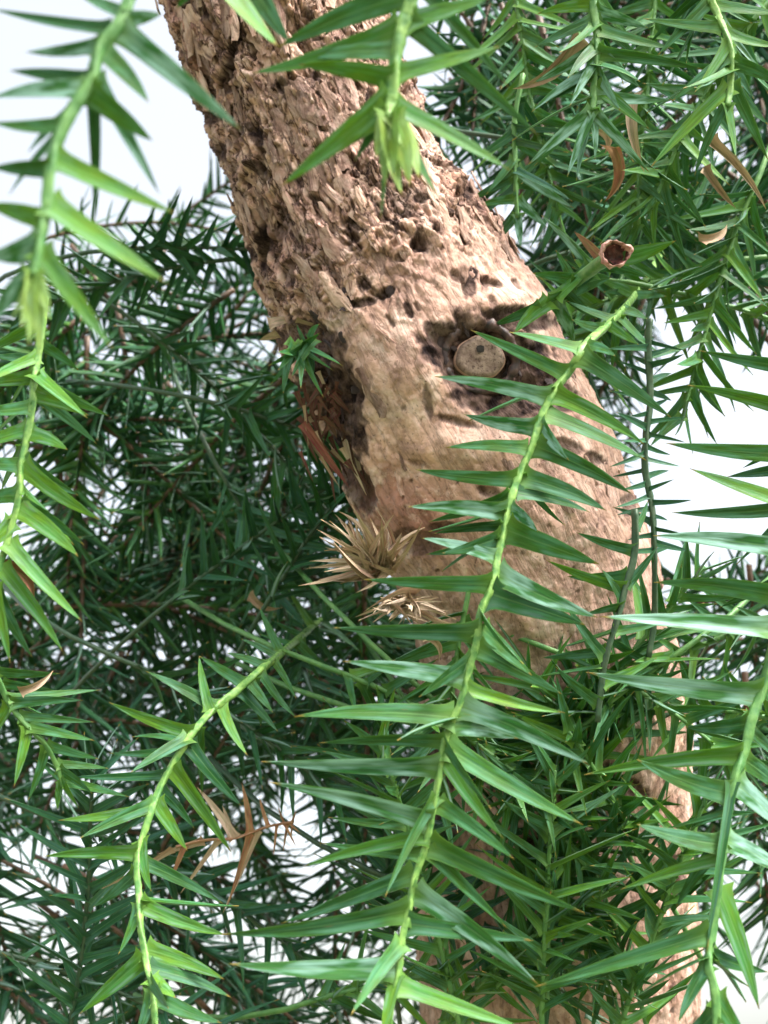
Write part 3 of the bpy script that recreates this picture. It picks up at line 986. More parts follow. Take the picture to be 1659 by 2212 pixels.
# ------------------------------------------------------------------ traced shoots
main = traced_shoot(
    'leafy_shoot', 'long sharp green shoot with pale spine hanging in front of the knot and trunk', 'conifer shoot',
    [(1500, 430, .58), (1430, 545, .52), (1380, 625, .45), (1325, 690, .385), (1264, 747), (1229, 802), (1199, 842), (1169, 902), (1149, 962), (1124, 1022), (1109, 1062), (1094, 1117), (1084, 1167), (1074, 1212), (1064, 1262),
     (1039, 1322), (1029, 1387), (1009, 1457), (997, 1514), (964, 1590), (952, 1654), (939, 1734), (922, 1819), (894, 1899), (884, 1964), (869, 2025), (862, 2090), (849, 2150), (838, 2250), (830, 2330)],
    0.355, 0.285,
    [(1213, 801, 1015, 712, 38, 0), (1238, 747, 1099, 717, 40, .4), (1180, 857, 937, 813, 45, -.2, 'waxy'), (1150, 922, 1002, 895, 45, 0, 'waxy'), (1130, 962, 962, 967, 38, 0, 'mid'),
     (1110, 1032, 897, 1014, 42, 0, 'mid'), (1090, 1107, 880, 1095, 48, -.3, 'waxy'), (1070, 1207, 910, 1162, 38, .2, 'waxy'), (1085, 1157, 955, 1195, 40, -.4, 'mid'), (1060, 1262, 785, 1252, 46, 0, 'mid'),
     (1030, 1362, 720, 1356, 50, -.3, 'mid'), (1005, 1462, 740, 1428, 52, .3, 'waxy'), (1020, 1420, 905, 1506, 44, -1, 'mid'), (985, 1550, 635, 1548, 58, 0, 'mid'), (950, 1650, 565, 1645, 52, .2, 'waxy'),
     (975, 1600, 690, 1605, 36, 1, 'mid'), (935, 1770, 582, 1690, 52, -.2, 'waxy'), (920, 1810, 655, 1872, 40, .6), (895, 1890, 607, 1995, 48, .8, 'mid'), (885, 1965, 478, 2018, 54, 0, 'mid'),
     (862, 2092, 493, 2082, 58, -.3, 'waxy'), (944, 1715, 832, 1938, 30, -1.6, 'mid'), (858, 2110, 826, 2260, 40, -1.2, 'fresh'), (910, 1850, 690, 1820, 34, 1.4, 'mid'),
     (1259, 770, 1450, 902, 50, .6, 'mid'), (1199, 852, 1392, 960, 46, .3), (1189, 902, 1396, 994, 48, .4, 'mid'), (1174, 967, 1365, 1067, 50, -.2, 'mid'), (1140, 1037, 1310, 1103, 52, .2, 'mid'),
     (1130, 1072, 1275, 1107, 36, .8, 'old'), (1109, 1097, 1162, 1149, 36, -1, 'waxy'), (1169, 917, 1229, 994, 36, -1, 'waxy'), (1100, 1147, 1295, 1219, 64, 0, 'mid'), (1083, 1242, 1292, 1334, 58, -.3, 'waxy'),
     (1065, 1287, 1265, 1350, 66, .6, 'old'), (1044, 1357, 1150, 1460, 48, -.3), (1035, 1402, 1215, 1500, 48, .4, 'mid'), (1020, 1492, 1222, 1540, 36, .2, 'fresh'), (1005, 1525, 1272, 1652, 56, -.4, 'waxy'),
     (985, 1572, 1120, 1596, 56, .2, 'waxy'), (968, 1612, 1260, 1782, 58, .3, 'mid'), (966, 1630, 1088, 1812, 42, -.8, 'fresh'), (950, 1735, 1112, 1858, 44, .2), (932, 1820, 1262, 1972, 56, -.2, 'mid'),
     (900, 1925, 1162, 2126, 58, -.5, 'waxy'), (882, 1995, 1152, 2032, 48, .4, 'old'), (930, 1835, 1096, 2006, 36, .8), (868, 2130, 1130, 2222, 48, 0, 'fresh'), (1264, 740, 1330, 770, 34, -.8), (1325, 690, 1225, 650, 34, .4), (1330, 680, 1420, 760, 34, .6), (1372, 632, 1290, 600, 32, .4), (1345, 665, 1400, 690, 30, 0), (1340, 670, 1290, 720, 28, -.8), (1365, 640, 1440, 640, 30, -.5), (1300, 710, 1235, 690, 30, -.4), (1310, 700, 1380, 745, 30, -.4)],
    25, 'mid', 'fresh', extra=14, seed=1)

right = traced_shoot(
    'leafy_shoot', 'blue-green shoot with long flat pointed leaves coming in from the right edge', 'conifer shoot',
    [(1800, 620), (1770, 800), (1740, 950), (1712, 1120), (1692, 1250), (1676, 1360), (1650, 1485), (1625, 1550), (1605, 1630), (1588, 1680), (1572, 1755), (1562, 1815), (1557, 1875), (1545, 1960), (1534, 2040), (1532, 2090), (1545, 2150), (1545, 2260), (1540, 2340)],
    0.345, 0.29,
    [(1770, 800, 1510, 757, 44, .2, 'mid'), (1760, 900, 1485, 832, 46, 0, 'fresh'), (1738, 990, 1437, 957, 50, -.2, 'mid'), (1720, 1090, 1490, 1012, 46, .2, 'fresh'), (1720, 1100, 1450, 1107, 40, .5, 'mid'),
     (1735, 1010, 1570, 1030, 36, .6, 'old'), (1708, 1185, 1410, 1157, 54, -.2, 'waxy'), (1690, 1290, 1412, 1258, 56, .2, 'mid'), (1672, 1365, 1295, 1332, 58, -.3, 'waxy'), (1645, 1500, 1265, 1452, 58, .1, 'waxy'),
     (1605, 1628, 1262, 1674, 48, -.1, 'fresh'), (1585, 1712, 1375, 1640, 60, .3, 'mid'), (1560, 1825, 1375, 1780, 54, -.3, 'mid'), (1556, 1855, 1340, 1922, 34, .4, 'fresh'), (1536, 2010, 1155, 2132, 48, 0, 'mid'),
     (1592, 1690, 1720, 1810, 60, -.2, 'waxy'), (1572, 1815, 1720, 1900, 58, 0, 'waxy'), (1550, 1915, 1640, 2180, 60, -.6, 'fresh'), (1580, 1685, 1527, 2055, 26, -2, 'old'), (1534, 2085, 1465, 2210, 40, -.6, 'mid'),
     (1606, 1640, 1700, 1720, 50, .2), (1650, 1480, 1720, 1560, 56, 0, 'mid'), (1545, 2150, 1640, 2290, 50, 0), (1545, 2190, 1420, 2290, 46, .3), (1535, 2060, 1660, 2100, 40, 1, 'old'), (1620, 1560, 1480, 1570, 46, .8, 'mid'), (1560, 1815, 1460, 1960, 40, .8, 'mid')],
    32, 'mid', 'mid', extra=12, extra_kind='mid', seed=2)

lowleft = traced_shoot(
    'leafy_shoot', 'bright green shoot with short spiky leaves curving down the lower left', 'conifer shoot',
    [(690, 1340, .50), (655, 1372, .47), (605, 1412, .425), (560, 1450), (515, 1490), (480, 1515), (450, 1545), (415, 1585), (375, 1645), (345, 1705), (325, 1755), (302, 1825), (296, 1875), (300, 1935), (302, 1990), (312, 2050), (320, 2100), (330, 2140), (336, 2212), (340, 2300)],
    0.41, 0.315,
    [(415, 1582, 235, 1517, 36, 0, 'fresh'), (450, 1530, 430, 1417, 28, 1), (462, 1530, 315, 1450, 34, .2, 'mid'), (530, 1480, 430, 1417, 32, .2, 'mid'), (385, 1617, 235, 1627, 26, .8, 'old'), (330, 1750, 125, 1772, 33, 0, 'fresh'), (298, 1845, 95, 1850, 38, -.2, 'fresh'),
     (362, 1675, 155, 1678, 28, 1, 'old'), (312, 2066, 172, 2190, 48, -.3, 'fresh'), (300, 1950, 255, 2062, 34, -.8, 'mid'), (328, 2140, 290, 2250, 36, -.6, 'mid'),
     (478, 1525, 535, 1632, 36, -.5, 'fresh'), (378, 1655, 500, 1842, 42, -.4, 'fresh'), (342, 1735, 405, 1838, 40, -.8, 'fresh'), (306, 1812, 327, 1926, 36, -1.2, 'fresh'), (420, 1612, 522, 1742, 38, .4, 'old'),
     (304, 1950, 490, 2020, 42, 0, 'fresh'), (316, 2050, 485, 2116, 46, -.2, 'fresh'), (324, 2112, 380, 2156, 44, -.6, 'fresh'), (310, 1862, 482, 1952, 36, .6, 'mid'), (322, 2090, 500, 2155, 40, .7, 'old'), (334, 2150, 480, 2210, 44, .3, 'mid'),
     (560, 1450, 640, 1550, 32, .1, 'mid'), (610, 1410, 560, 1310, 28, .3, 'mid'), (640, 1390, 720, 1460, 30, .2, 'mid'), (680, 1365, 620, 1268, 28, .2), (520, 1490, 600, 1580, 34, .4, 'old'), (296, 1880, 200, 1960, 34, .4, 'mid'), (345, 1705, 420, 1790, 30, .9, 'old'), (700, 1362, 640, 1300, 20, 0, 'mid'), (690, 1368, 730, 1440, 20, 0, 'old'), (660, 1380, 590, 1340, 22, 0, 'mid'), (650, 1385, 690, 1470, 22, -.3, 'mid'), (630, 1398, 560, 1370, 22, 0, 'mid'), (600, 1415, 520, 1380, 24, .1, 'mid'), (590, 1425, 640, 1510, 24, -.3, 'mid'), (575, 1440, 490, 1410, 26, 0, 'mid'), (540, 1470, 590, 1540, 28, -.2, 'mid'), (740, 1345, 700, 1290, 18, 0, 'old'), (720, 1352, 780, 1410, 20, 0, 'old')],
    24, 'fresh', 'fresh', extra=10, extra_kind='mid', seed=3)

leftmid = traced_shoot(
    'leafy_shoot', 'yellow-green shoot along the left edge with its leaves swept downward', 'conifer shoot',
    [(96, 640), (90, 720), (80, 780), (72, 830), (72, 870), (60, 937), (45, 1005), (40, 1082), (15, 1172), (-10, 1250), (-40, 1350)],
    0.335, 0.31,
    [(78, 852, 192, 898, 36, .2, 'fresh'), (64, 935, 146, 972, 44, -.4, 'fresh'), (46, 1090, 182, 1178, 38, .3, 'mid'), (40, 1098, 170, 1203, 52, -.3, 'fresh'), (20, 1170, 178, 1343, 44, -.2, 'fresh'), (55, 1005, 216, 1123, 46, .3, 'fresh'),
     (5, 1220, 136, 1408, 42, .1, 'fresh'), (72, 812, -50, 830, 40, 0, 'fresh'), (70, 880, -60, 890, 42, .1, 'mid'), (62, 930, -60, 965, 44, 0, 'fresh'), (46, 1000, -60, 990, 44, .3, 'mid'), (42, 1070, -60, 1090, 44, 0, 'mid'),
     (-10, 1262, 22, 1432, 42, -.6, 'fresh'), (30, 1120, -60, 1200, 46, -.3, 'fresh'), (70, 850, 210, 960, 34, 1, 'mid'), (50, 990, 170, 1070, 38, .8, 'mid'), (82, 780, -20, 770, 34, .3, 'mid'), (86, 745, 170, 800, 30, .6, 'mid'), (-12, 1262, 70, 1420, 36, .5, 'mid')],
    24, 'fresh', 'fresh', extra=8, extra_kind='fresh', seed=4)

leftlow = traced_shoot(
    'leafy_shoot', 'small dark shoot with a drooping tip under the brown leaf at the left edge', 'conifer shoot',
    [(-60, 1360), (-10, 1450), (20, 1520), (60, 1570), (100, 1610), (125, 1660), (135, 1700)], 0.37, 0.375,
    [(22, 1520, 180, 1513, 30, .2, 'mid'), (60, 1565, 205, 1600, 30, .2, 'mid'), (60, 1570, 30, 1700, 30, -.4, 'fresh'), (100, 1610, 215, 1640, 28, .3, 'mid'), (100, 1615, 60, 1730, 26, 0, 'mid'), (125, 1660, 200, 1715, 28, 0, 'mid'),
     (20, 1520, -40, 1610, 30, 0, 'fresh'), (-10, 1450, 130, 1455, 30, .2, 'mid'), (-10, 1450, -60, 1560, 34, 0), (130, 1680, 170, 1745, 24, -.3, 'fresh'), (130, 1690, 125, 1750, 22, 0, 'fresh'), (40, 1545, 205, 1560, 26, .6, 'mid'), (125, 1650, 235, 1660, 24, .5, 'mid')],
    18, 'mid', 'mid', extra=6, seed=5)

ul = traced_shoot(
    'leafy_shoot', 'out-of-focus shoot against the white sky at upper left, ending in a pale bud', 'conifer shoot',
    [(300, -90), (280, 0), (258, 52), (215, 105), (198, 175), (160, 235), (125, 300), (110, 365), (100, 450), (86, 525), (70, 600)],
    0.215, 0.20,
    [(220, 45, -20, 18, 30, .2, 'old'), (262, 62, 522, 282, 52, .4, 'waxy'), (225, 105, 322, 222, 46, 0, 'mid'), (195, 168, 20, 152, 36, .2, 'old'), (185, 190, -20, 212, 44, 0, 'waxy'), (140, 270, -20, 264, 36, 0, 'mid'),
     (190, 200, 330, 305, 52, 0, 'fresh'), (205, 160, 345, 420, 36, .6, 'waxy'), (112, 365, -20, 362, 40, 0, 'mid'), (118, 340, 382, 462, 48, .1, 'fresh'), (98, 470, -30, 440, 46, .2), (90, 520, -30, 552, 60, -.2, 'waxy'), (104, 440, 362, 612, 56, .1, 'fresh'),
     (84, 540, 242, 752, 48, 0, 'fresh'), (75, 590, -20, 700, 46, 0, 'waxy'), (220, 100, 55, 112, 34, .4, 'waxy'), (270, 30, 160, -20, 34, .2, 'mid'), (265, 40, 350, 30, 36, .3, 'waxy'), (130, 295, 20, 420, 30, .6, 'mid'), (160, 240, 60, 330, 30, .5, 'waxy'), (200, 170, 205, 480, 30, 1, 'mid'),
     (72, 590, 45, 705, 34, -.4, 'bud'), (72, 592, 62, 745, 36, -.6, 'bud'), (70, 595, 85, 770, 32, -.3, 'bud'), (75, 590, 105, 690, 32, -.2, 'bud'), (70, 595, 25, 690, 30, 0, 'bud'), (72, 600, 75, 700, 36, -.8, 'bud')],
    40, 'mid', 'mid', seed=6, wide=.92)

tc_ = traced_shoot(
    'leafy_shoot', 'soft-focus shoot with a bright yellow-green bud hanging over the flaky trunk top', 'conifer shoot',
    [(905, -90), (890, 0), (868, 60), (856, 120), (850, 180), (842, 235), (842, 262)],
    0.25, 0.245,
    [(858, 62, 545, 158, 50, 0, 'fresh'), (852, 110, 640, 125, 44, .3, 'mid'), (848, 172, 645, 140, 46, .1, 'fresh'), (840, 205, 608, 402, 52, -.3, 'fresh'), (838, 238, 612, 398, 46, .1, 'fresh'), (890, -20, 600, 102, 60, .2, 'mid'),
     (872, 55, 1060, -5, 46, 0, 'fresh'), (870, 40, 1162, 292, 42, .4, 'mid'), (850, 225, 1102, 368, 46, 0, 'fresh'), (852, 160, 1080, 100, 42, .2, 'fresh'), (898, -40, 1100, 190, 34, .8, 'mid'), (845, 240, 765, 350, 24, .3, 'mid'),
     (842, 240, 832, 402, 58, -.2, 'bud'), (845, 245, 868, 420, 60, -.4, 'bud'), (848, 240, 942, 418, 40, 0, 'fresh'), (838, 245, 822, 470, 24, .1, 'fresh'), (842, 250, 852, 380, 62, -.8, 'bud'), (850, 245, 905, 385, 52, -.4, 'bud'), (835, 240, 812, 340, 46, -.3, 'bud'), (846, 245, 885, 400, 54, -.6, 'bud')],
    44, 'fresh', 'fresh', seed=7, wide=.92)
topl = traced_shoot(
    'leafy_shoot', 'pair of blurred broad leaves dropping in from the top over the trunk', 'conifer shoot',
    [(300, -230), (400, -150), (470, -70), (560, -40)], 0.235, 0.25,
    [(440, -60, 602, 102, 58, 0, 'fresh'), (540, -40, 626, 92, 46, .3, 'mid'), (470, -60, 380, 20, 30, .6, 'mid')], 36, 'mid', 'mid', seed=8, wide=1.02)

g1 = traced_shoot(
    'leafy_shoot', 'dusty blue-green shoot hanging at the top between the trunk and right edge', 'conifer shoot',
    [(1270, -90), (1280, 0), (1287, 65), (1287, 140), (1282, 200), (1280, 240)], 0.375, 0.37,
    [(1278, 40, 1155, 102, 34, .2, 'mid'), (1282, 100, 1150, 180, 34, 0, 'waxy'), (1282, 150, 1148, 242, 34, .1, 'waxy'), (1282, 165, 1165, 225, 28, .3, 'mid'), (1278, 240, 1140, 357, 36, -.2, 'waxy'), (1278, 242, 1225, 382, 30, -.4, 'waxy'), (1280, 244, 1245, 390, 26, -.2, 'waxy'), (1280, 240, 1285, 345, 26, 0, 'waxy'),
     (1290, 100, 1385, 190, 36, .2, 'waxy'), (1290, 60, 1455, 105, 36, .3, 'mid'), (1287, 110, 1520, 150, 34, .6, 'mid'), (1286, 185, 1402, 278, 38, .1, 'fresh'), (1284, 205, 1455, 215, 34, .6, 'waxy'), (1282, 238, 1402, 372, 32, .1, 'waxy'), (1280, 10, 1160, 30, 34, .2), (1284, 20, 1400, 60, 36, 0, 'waxy'), (1286, 130, 1230, 230, 28, -.6, 'waxy'), (1287, 150, 1340, 240, 28, -.5, 'waxy')],
    24, 'waxy', 'mid', extra=10, extra_kind='mid', seed=9)
g2 = traced_shoot(
    'leafy_shoot', 'green shoot with brown-tipped leaves in the top right corner', 'conifer shoot',
    [(1500, -80), (1535, 0), (1562, 60), (1580, 110), (1578, 190), (1570, 230)], 0.375, 0.365,
    [(1575, 185, 1405, 362, 38, -.2, 'fresh'), (1582, 180, 1660, 347, 34, 0, 'mid'), (1555, 30, 1650, 158, 30, .2, 'waxy'), (1550, 60, 1390, 40, 34, .3, 'mid'), (1575, 120, 1450, 220, 36, .2, 'mid'), (1580, 130, 1700, 190, 38, 0, 'mid'), (1570, 225, 1590, 340, 30, -.2, 'fresh'), (1572, 220, 1500, 380, 30, .3, 'mid'),
     (1535, 5, 1420, 120, 34, 0, 'mid'), (1540, 10, 1690, 30, 36, .1, 'mid'), (1565, 70, 1690, 100, 34, .2), (1570, 90, 1500, 200, 30, -.4, 'fresh'), (1578, 180, 1660, 270, 34, .5, 'old')],
    22, 'mid', 'fresh', extra=8, extra_kind='mid', seed=10)
g3 = traced_shoot(
    'leafy_shoot', 'small shaded blue-green shoot in the gap right of the upper trunk', 'conifer shoot',
    [(1130, 160), (1112, 260), (1112, 340), (1115, 420), (1118, 470)], 0.43, 0.425,
    [(1118, 425, 1182, 492, 28, 0, 'waxy'), (1112, 430, 1030, 446, 26, 0, 'mid'), (1114, 365, 1240, 450, 30, .2, 'waxy'), (1112, 375, 1005, 438, 26, .2, 'mid'), (1118, 460, 1125, 535, 24, -.2, 'waxy'), (1112, 290, 1020, 350, 26, .3, 'old'), (1113, 300, 1200, 360, 26, .3, 'mid'), (1115, 465, 1080, 520, 22, .2, 'mid'), (1118, 400, 1195, 420, 24, .6, 'mid'), (1114, 340, 1050, 420, 24, -.2, 'mid')],
    16, 'teal', 'mid', extra=8, extra_kind='teal', seed=11)

hx = [(1404, 690), (1400, 752), (1404, 862), (1396, 937), (1394, 1017), (1408, 1100), (1414, 1190), (1414, 1330), (1400, 1420)]
hl = []
rr = random.Random(5)
for k in range(34):
    t = k / 33
    yy = 720 + t * 480
    sgn = 1 if k % 2 else -1
    ln = rr.uniform(40, 95)
    an = R(rr.uniform(-28, 20))
    hl.append((1402, yy, 1402 + sgn * ln * math.cos(an), yy + ln * math.sin(an), rr.uniform(12, 20), rr.uniform(-1.5, 1), 'teal'))
sil = traced_shoot('leafy_shoot', 'thin dark needle-leaved shoot silhouetted on the white sky right of the trunk', 'conifer shoot', hx, 0.40, 0.39, hl, 22, 'teal', 'old', seed=12)
bare = traced_shoot('leafy_shoot', 'upright narrow green shoot crossing the pale trunk below the knot', 'conifer shoot',
                    [(1372, 1100), (1372, 1190), (1350, 1270), (1330, 1350), (1305, 1440), (1290, 1560)], 0.385, 0.375,
                    [(1372, 1190, 1245, 1150, 30, 0, 'mid'), (1345, 1275, 1180, 1210, 32, 0, 'fresh'), (1350, 1265, 1420, 1180, 26, 0, 'mid'), (1310, 1420, 1220, 1300, 30, 0, 'mid'), (1325, 1360, 1440, 1340, 26, .3, 'mid'),
                     (1300, 1480, 1420, 1420, 30, 0, 'fresh'), (1295, 1520, 1200, 1440, 32, 0, 'mid'), (1370, 1150, 1400, 1080, 20, .4, 'old'), (1340, 1300, 1300, 1230, 24, 0, 'mid')], 22, 'mid', 'old', extra=6, seed=13)

# sawn-off green twig with a hollow pinkish end
twig = empty('cut_twig', P(1140, 668, .41))
tag(twig, 'short green twig sawn off to a hollow pinkish ring, right of the trunk', 'twig')
sp = spline([P(1130, 680, .415), P(1190, 652, .40), P(1250, 605, .39), P(1300, 565, .378), P(1330, 548, .366)], 22)
vs, fs = tube(sp, [px(8 + k * .4, .385) for k in range(18)] + [px(17, .37), px(20, .37), px(23, .37), px(25, .37)], 14, 0.16, False, ridge=.12)
link('stem', mesh('stem', [v - twig.location for v in vs], fs, STEM['mid']), twig, M=Matrix.Translation(twig.location))
e0, ed = sp[-1], ((sp[-1] - sp[-2]).normalized() * 0.35 - FWD).normalized()
ea = UP - ed * UP.dot(ed)
ea.normalize()
eb = ea.cross(ed)


def ringat(prof, seg=26, jit=0.09, inner=None):
    vs, fs = [], []
    for (r, h) in prof:
        for j in range(seg):
            aa = 2 * math.pi * j / seg
            q = r * (1 + jit * math.sin(3 * aa + r * 900) + random.uniform(-jit, jit) * 1.4)
            vs.append(e0 + ed * (h + random.uniform(-.0004, .0004)) + (ea * math.cos(aa) + eb * math.sin(aa) * 1.15) * q - twig.location)
    for k in range(len(prof) - 1):
        for j in range(seg):
            fs.append((k * seg + j, k * seg + (j + 1) % seg, (k + 1) * seg + (j + 1) % seg, (k + 1) * seg + j))
    return vs, fs


rp = px(29, .366)
vs, fs = ringat([(rp * .96, -.003), (rp * 1.0, .0006), (rp * .92, .0016), (rp * .80, .0004), (rp * .72, -.002)])
link('cut_rim', mesh('cut_rim', vs, fs, STEM['pink']), twig, M=Matrix.Translation(twig.location))
vs, fs = ringat([(rp * .80, .0), (rp * .6, -.002), (rp * .3, -.003), (rp * .01, -.0025)])
link('pith', mesh('pith', vs, fs, STEM['pith']), twig, M=Matrix.Translation(twig.location))
for (bx, by, tx, ty, w, kd) in [(1280, 580, 1170, 465, 24, 'waxy'), (1300, 560, 1240, 500, 26, 'rust'), (1250, 605, 1150, 590, 26, 'mid'), (1220, 630, 1290, 690, 30, 'mid'), (1190, 650, 1110, 720, 34, 'fresh'), (1200, 650, 1240, 740, 30, 'waxy'), (1170, 660, 1060, 705, 24, 'mid'), (1290, 570, 1400, 600, 28, 'mid'), (1310, 560, 1460, 520, 44, 'fresh'), (1200, 645, 1290, 560, 40, 'fresh'), (1230, 625, 1320, 600, 44, 'mid'), (1180, 655, 1260, 620, 40, 'fresh'), (1280, 580, 1210, 640, 40, 'mid'), (1290, 575, 1240, 560, 30, 'fresh'), (1240, 612, 1200, 540, 24, 'mid')]:
    add_leaf(twig, P(bx, by, .39), P(tx, ty, .395 + random.uniform(-.008, .012)), (sp[10] - sp[8]).normalized(), px(w, .39), R(random.uniform(-30, 30)), kd, random.randrange(12))


# dry tufts on the trunk
def tuft(label, c, d, tips, kind, wmin=9, wmax=15):
    o = empty('dry_leaf_tuft' if kind != 'mid' else 'green_leaf_tuft', P(c[0], c[1], d))
    tag(o, label, 'leaf tuft')
    if kind == 'dry':
        tips = tips + [(c[0] + (q[0] - c[0]) * f_ + random.uniform(-18, 18), c[1] + (q[1] - c[1]) * f_ + random.uniform(-14, 14)) for q in tips for f_ in (random.uniform(.55, .85),)]
    for (tx, ty) in tips:
        bx, by = c[0] + random.uniform(-34, 34), c[1] + random.uniform(-16, 16)
        add_leaf(o, P(bx, by, d + random.uniform(0, .008)), P(tx, ty, d + random.uniform(-.016, .010)), UP, px(random.uniform(wmin, wmax), d), R(random.uniform(-50, 50)), kind, random.randrange(16) if kind == 'dry' else random.randrange(12), face=.8)
    return o


t1 = tuft('spiky burst of straw-coloured dead leaves on the trunk beside the torn bark', (822, 1225), 0.392,
          [(684, 1143), (693, 1122), (722, 1110), (733, 1105), (760, 1092), (776, 1112), (808, 1092), (800, 1120), (838, 1135), (850, 1112), (912, 1128), (895, 1150), (918, 1140), (668, 1212), (662, 1228), (700, 1235), (645, 1265), (690, 1250), (720, 1170), (745, 1130), (868, 1150), (760, 1180), (700, 1190), (880, 1190), (735, 1260), (770, 1280), (690, 1160), (752, 1120), (824, 1120), (712, 1125), (730, 1120)], 'dry', 8, 16)
t2 = tuft('smaller dry tan leaf tuft on the trunk between two green leaves', (862, 1300), 0.385,
          [(768, 1333), (775, 1340), (805, 1345), (900, 1340), (985, 1338), (970, 1320), (955, 1312), (800, 1318), (860, 1350), (890, 1350), (840, 1345), (930, 1345), (960, 1300), (820, 1290), (990, 1350), (785, 1322), (915, 1352), (875, 1262), (948, 1290)], 'dry', 6, 12)
t3 = tuft('little green tuft sprouting from the left flank of the trunk above the torn bark', (650, 745), 0.405,
          [(600, 800), (585, 830), (612, 850), (675, 820), (700, 860), (720, 800), (640, 700), (690, 720), (600, 760), (650, 840), (660, 800), (740, 790), (580, 790), (690, 700), (630, 815)], 'mid', 14, 22)


# single dry leaves caught in the foliage
def dry_leaf(label, x0, y0, x1, y1, w, d, kind='dry', var=None):
    B, T = P(x0, y0, d), P(x1, y1, d + 0.004)
    o = link('dead_leaf', leaf_mesh(kind, random.randrange(12, 16) if var is None else var), None, M=leaf_matrix(B, T, UP, px(w, d), R(random.uniform(-25, 25)), .85))
    tag(o, label, 'dead leaf', 'dead leaves caught in the foliage')


dry_leaf('orange-brown dead leaf poking in at the left edge', -20, 1222, 73, 1304, 38, .315, 'rust')
dry_leaf('broad shredded tan dead leaf hanging diagonally beside the top of the trunk', 1250, 72, 1108, 192, 36, .385)
dry_leaf('narrow papery brown leaf hanging straight down under the upper right shoot', 1362, 205, 1392, 372, 26, .385)
dry_leaf('small rusty leaf dangling point down above the sawn twig', 1328, 318, 1304, 438, 30, .40, 'rust')
dry_leaf('tiny curled pale brown leaf beside the rusty dangling one', 1292, 280, 1306, 332, 20, .40)
dry_leaf('long straw-thin dead leaf slanting near the upper right edge', 1525, 305, 1655, 452, 20, .40)
dry_leaf('second straw-thin dead leaf near the upper right edge, lying lower', 1520, 360, 1590, 450, 16, .41)
dry_leaf('pale cream leaf fragment at the right edge beyond the sawn twig', 1510, 520, 1570, 485, 20, .40)
dry_leaf('tan dead leaf slanting among dark leaves left of the lower stem gap', 40, 1490, 115, 1448, 18, .36)
dry_leaf('olive-brown leaf lying in the shade below the dark thicket', 540, 1280, 610, 1312, 18, .47)
dry_leaf('short cream leaf tip hanging under the long leaf below the dry tufts', 925, 1375, 948, 1425, 16, .37)

# dead brown sprig lower left
dead = traced_shoot('dead_sprig', 'withered brown sprig with bristly end among the lower left shoots', 'dead sprig',
                    [(380, 1830), (440, 1815), (500, 1812), (540, 1800), (580, 1785), (632, 1775)], 0.41, 0.42,
                    [(510, 1812, 425, 1700, 30, .3, 'dry'), (540, 1800, 522, 1690, 24, .2, 'rust'), (540, 1800, 490, 1960, 20, -.3, 'rust'), (560, 1795, 480, 1975, 16, .2, 'dry'), (440, 1815, 340, 1845, 26, .2, 'dry'), (400, 1825, 370, 1900, 20, 0, 'rust'),
                     (470, 1812, 390, 1930, 20, .2, 'dry'), (610, 1780, 640, 1830, 10, 0, 'rust'), (620, 1778, 612, 1840, 10, 0, 'rust'), (625, 1775, 650, 1800, 8, 0, 'rust'), (600, 1782, 590, 1850, 10, 0, 'rust'), (628, 1775, 640, 1750, 8, 0, 'rust'),
                     (615, 1780, 600, 1740, 8, 0, 'rust'), (350, 1840, 220, 1920, 22, .2, 'dry'), (580, 1788, 560, 1720, 14, .2, 'rust'), (500, 1812, 480, 1740, 22, .3, 'dry'), (630, 1775, 628, 1815, 8, 0, 'rust')],
                    9, 'rust', 'dry', seed=14, wide=.62)


# ------------------------------------------------------------------ other shoots, grown by rule
def grow(base, dirv, length, nleaf, lmin, lmax, w, sag, rr):
    """Stem points and leaves (foot, tip, stem direction, width) of one shoot."""
    side = dirv.cross(Vector((0, 0, 1)))
    if side.length < .1:
        side = RT.copy()
    side.normalize()
    pts = []
    p, d = base.copy(), dirv.normalized()
    ns = 14
    for k in range(ns):
        pts.append(p.copy())
        d = (d + Vector((0, 0, -sag)) / ns + side * rr.uniform(-.05, .05)).normalized()
        p = p + d * length / ns
    leaves = []
    for k in range(nleaf):
        t = 0.06 + 0.94 * (k + rr.random()) / nleaf
        i = min(int(t * (ns - 1)), ns - 2)
        q = pts[i].lerp(pts[i + 1], t * (ns - 1) - i)
        sd = (pts[i + 1] - pts[i]).normalized()
        u = sd.cross(side)
        u.normalize()
        v = sd.cross(u)
        an = k * 2.399 + rr.uniform(-.4, .4)
        an = an - 0.28 * math.sin(2 * an)
        out = v * math.cos(an) + u * math.sin(an) * 0.85
        tip = sstep(0.85, 1.0, np.array(t))
        sp_ = rr.uniform(0.45, 0.8) + 0.9 * float(tip)
        dr = (out + sd * sp_).normalized()
        L = rr.uniform(lmin, lmax) * (1 - 0.35 * float(tip)) * (0.75 + .25 * min(1, t * 6))
        leaves.append((q, q + dr * L, sd, w * rr.uniform(.8, 1.15)))
    return pts, leaves


WIN = [(300, 190, 200, 255), (60, 130, 160, 330), (1540, 930, 150, 190), (1475, 690, 75, 55), (905, 110, 36, 66), (1570, 2165, 120, 70), (1060, 515, 30, 40)]
THIN = [(620, 1720, 70, 100), (1490, 330, 60, 60), (1440, 180, 60, 60)]


def clear(pts, grow_by=0.0, zones=WIN):
    a_ = np.array([list(p) for p in pts])
    x, y, d = proj(a_)
    for (cx, cy, rx, ry) in zones:
        if (((x - cx) / (rx + grow_by)) ** 2 + ((y - cy) / (ry + grow_by)) ** 2 < 1).any():
            return False
    return True


